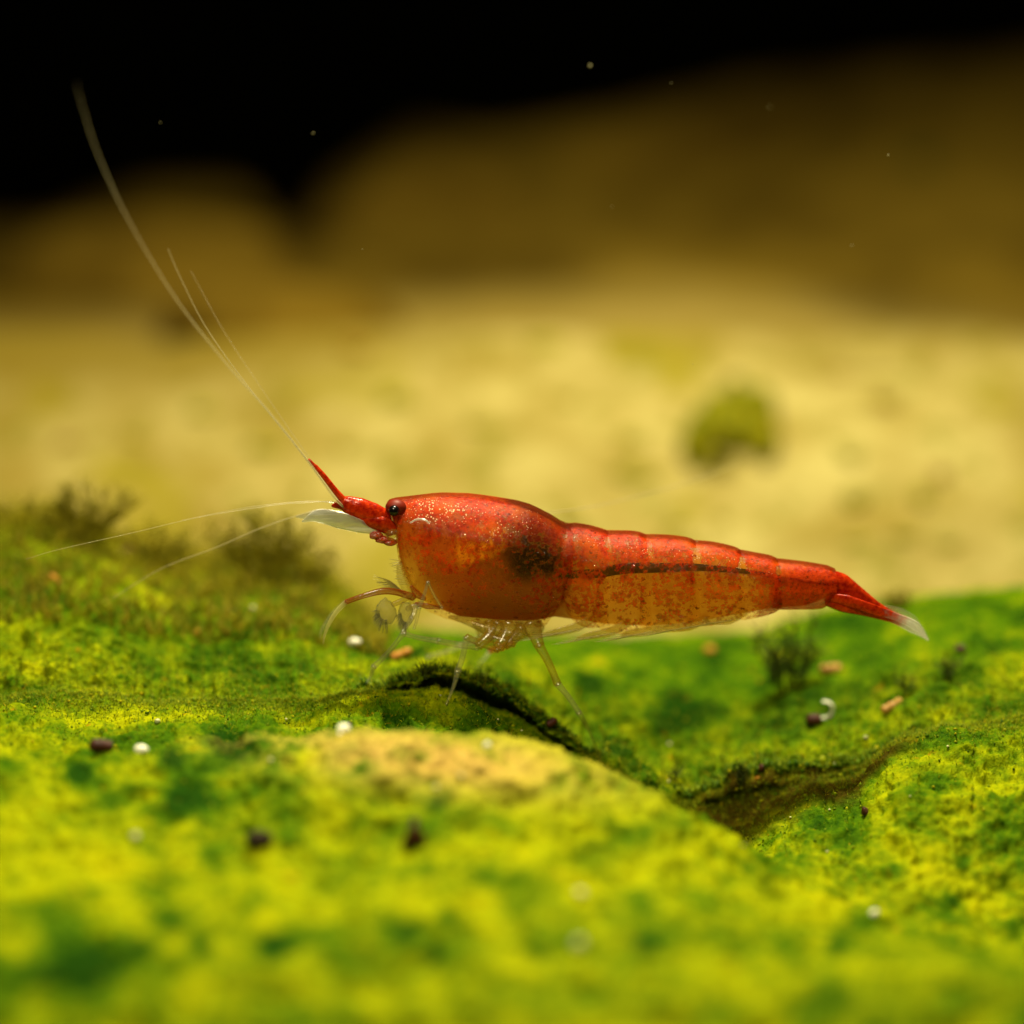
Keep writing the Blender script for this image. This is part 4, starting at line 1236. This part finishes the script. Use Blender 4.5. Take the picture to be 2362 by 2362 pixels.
# dark branching algae threads
def sprig(px, py, height, width, mat, label, n=7, seed=0, r0=.0045, group=None):
    g_ = ground_hit(px, py)
    R = random.Random(seed)
    root = bpy.data.objects.new('algae_sprig', None)
    COL.objects.link(root)
    root.location = g_
    root['_base'] = g_.tolist()
    tag(root, label, 'algae', group)
    H, W = height * S * 1.08, width * S * 1.08
    Vs, Fs, off = [], [], 0
    for i in range(n):
        Vs, Fs, off = [], [], 0
        u = (i + .5) / n * 2 - 1 + R.uniform(-.2, .2)
        hh = H * R.uniform(.55, 1.0) * (1 - .25 * abs(u))
        main = [g_ + np.array([u * W * .12, R.uniform(-.02, .02), -.01])]
        for k in range(1, 6):
            t = k / 5
            main.append(g_ + np.array([u * W * (.12 + .42 * t ** 1.2) + R.uniform(-.012, .012), R.uniform(-.03, .03), hh * t + R.uniform(-.008, .008)]))
        m_ = smooth_poly(main, 24)
        V, F = tube(m_, r0 * np.linspace(1, .35, 24), 5)
        Vs.append(V); Fs += [[x + off for x in f_] for f_ in F]; off += len(V)
        for b_ in range(9 if H < .3 else 18):
            j = R.randint(5, 22)
            d = np.array([R.uniform(-1, 1), R.uniform(-.6, .6), R.uniform(.1, 1)])
            d *= R.uniform(.025, .075) * max(1, H / .22) / np.linalg.norm(d)
            V, F = tube(smooth_poly([m_[j], m_[j] + d * .5 + np.array([0, 0, .004]), m_[j] + d], 6), r0 * .55 * np.linspace(1, .4, 6), 4)
            Vs.append(V); Fs += [[x + off for x in f_] for f_ in F]; off += len(V)
        mesh_obj('thread', np.vstack(Vs), Fs, mat, root)
sprig(1815, 1590, 200, 170, M_SPRIG, 'dark branching algae bush on the green slope beside the tan pellet', 11, 1, .006)
sprig(1780, 1560, 80, 60, M_SPRIG, 'low dark algae bush at the foot of the branching bush', 5, 2, .005)
sprig(1110, 1590, 45, 26, M_SPRIG, 'tiny dark algae tree on the crevice edge under the shrimp', 3, 3, .0035)
sprig(1122, 1592, 30, 18, M_SPRIG, 'short dark algae thread beside the tiny algae tree on the crevice edge', 2, 4, .003)
sprig(988, 1562, 22, 26, M_SPRIG, 'stubby dark algae tuft on the crevice edge at the thin leg', 4, 5, .004)
sprig(1712, 1795, 34, 24, M_SPRIG, 'small dark algae tree on the rim of the wide brown crevice', 4, 6, .004)
sprig(1560, 1790, 24, 30, M_SPRIG, 'faint dark algae tuft where the near hump meets the slope', 4, 7, .003)
sprig(2090, 1590, 50, 50, M_SPRIG, 'dark algae threads above the slender brown pellet', 5, 8, .003)
sprig(2190, 1560, 60, 70, M_SPRIG, 'dark algae tangle on the slope past the slender brown pellet', 6, 9, .004)
sprig(2070, 1400, 50, 80, M_SPRIG_O, 'blurred olive algae bush on the skyline behind the tail fan', 8, 10, .008)
sprig(190, 1240, 150, 280, M_SPRIG_O, 'blurred tall olive algae bush on the far end of the mound', 22, 11, .007)
sprig(370, 1300, 120, 200, M_SPRIG_O, 'blurred olive algae bush on the mound under the antennae, beside the thin pellet', 16, 12, .007)
sprig(610, 1325, 175, 260, M_SPRIG_O, 'blurred olive algae bush below the clear antennal scale', 24, 13, .007)
sprig(725, 1350, 110, 170, M_SPRIG_O, 'blurred olive algae bush at the end of the mound before the shrimp\'s mouth', 16, 14, .006)

# specks drifting in the water
GP = 'specks drifting in the water'
for i, (a, b, Y, r_) in enumerate([(1361, 152, 1.0, .010), (1549, 192, .1, .003), (2049, 358, .6, .006), (722, 307, .8, .006), (836, 575, .1, .003), (1598, 840, .0, .003), (1776, 247, 1.2, .005),
                                     (1965, 566, .7, .006), (985, 2004, -1.5 - .3, .007), (950, 2036, -1.8, .008), (898, 2056, -2.0, .007), (1304, 2036, -1.8, .008), (370, 283, .8, .004), (1412, 478, .8, .004)]):
    U, F = uv_blob(10, 7)
    c = P(a, b, Y)
    r = 1 + .2 * fbm(U + i, 1.5, 2, 300 + i)
    tag(mesh_obj('water_speck', c + U * r[:, None] * r_ * .7, F.tolist(), M_SPECK, origin=c), 'tiny pale speck drifting in the open water', 'speck', GP)

for o in list(bpy.data.objects):
    if '_base' in o:
        del o['_base']
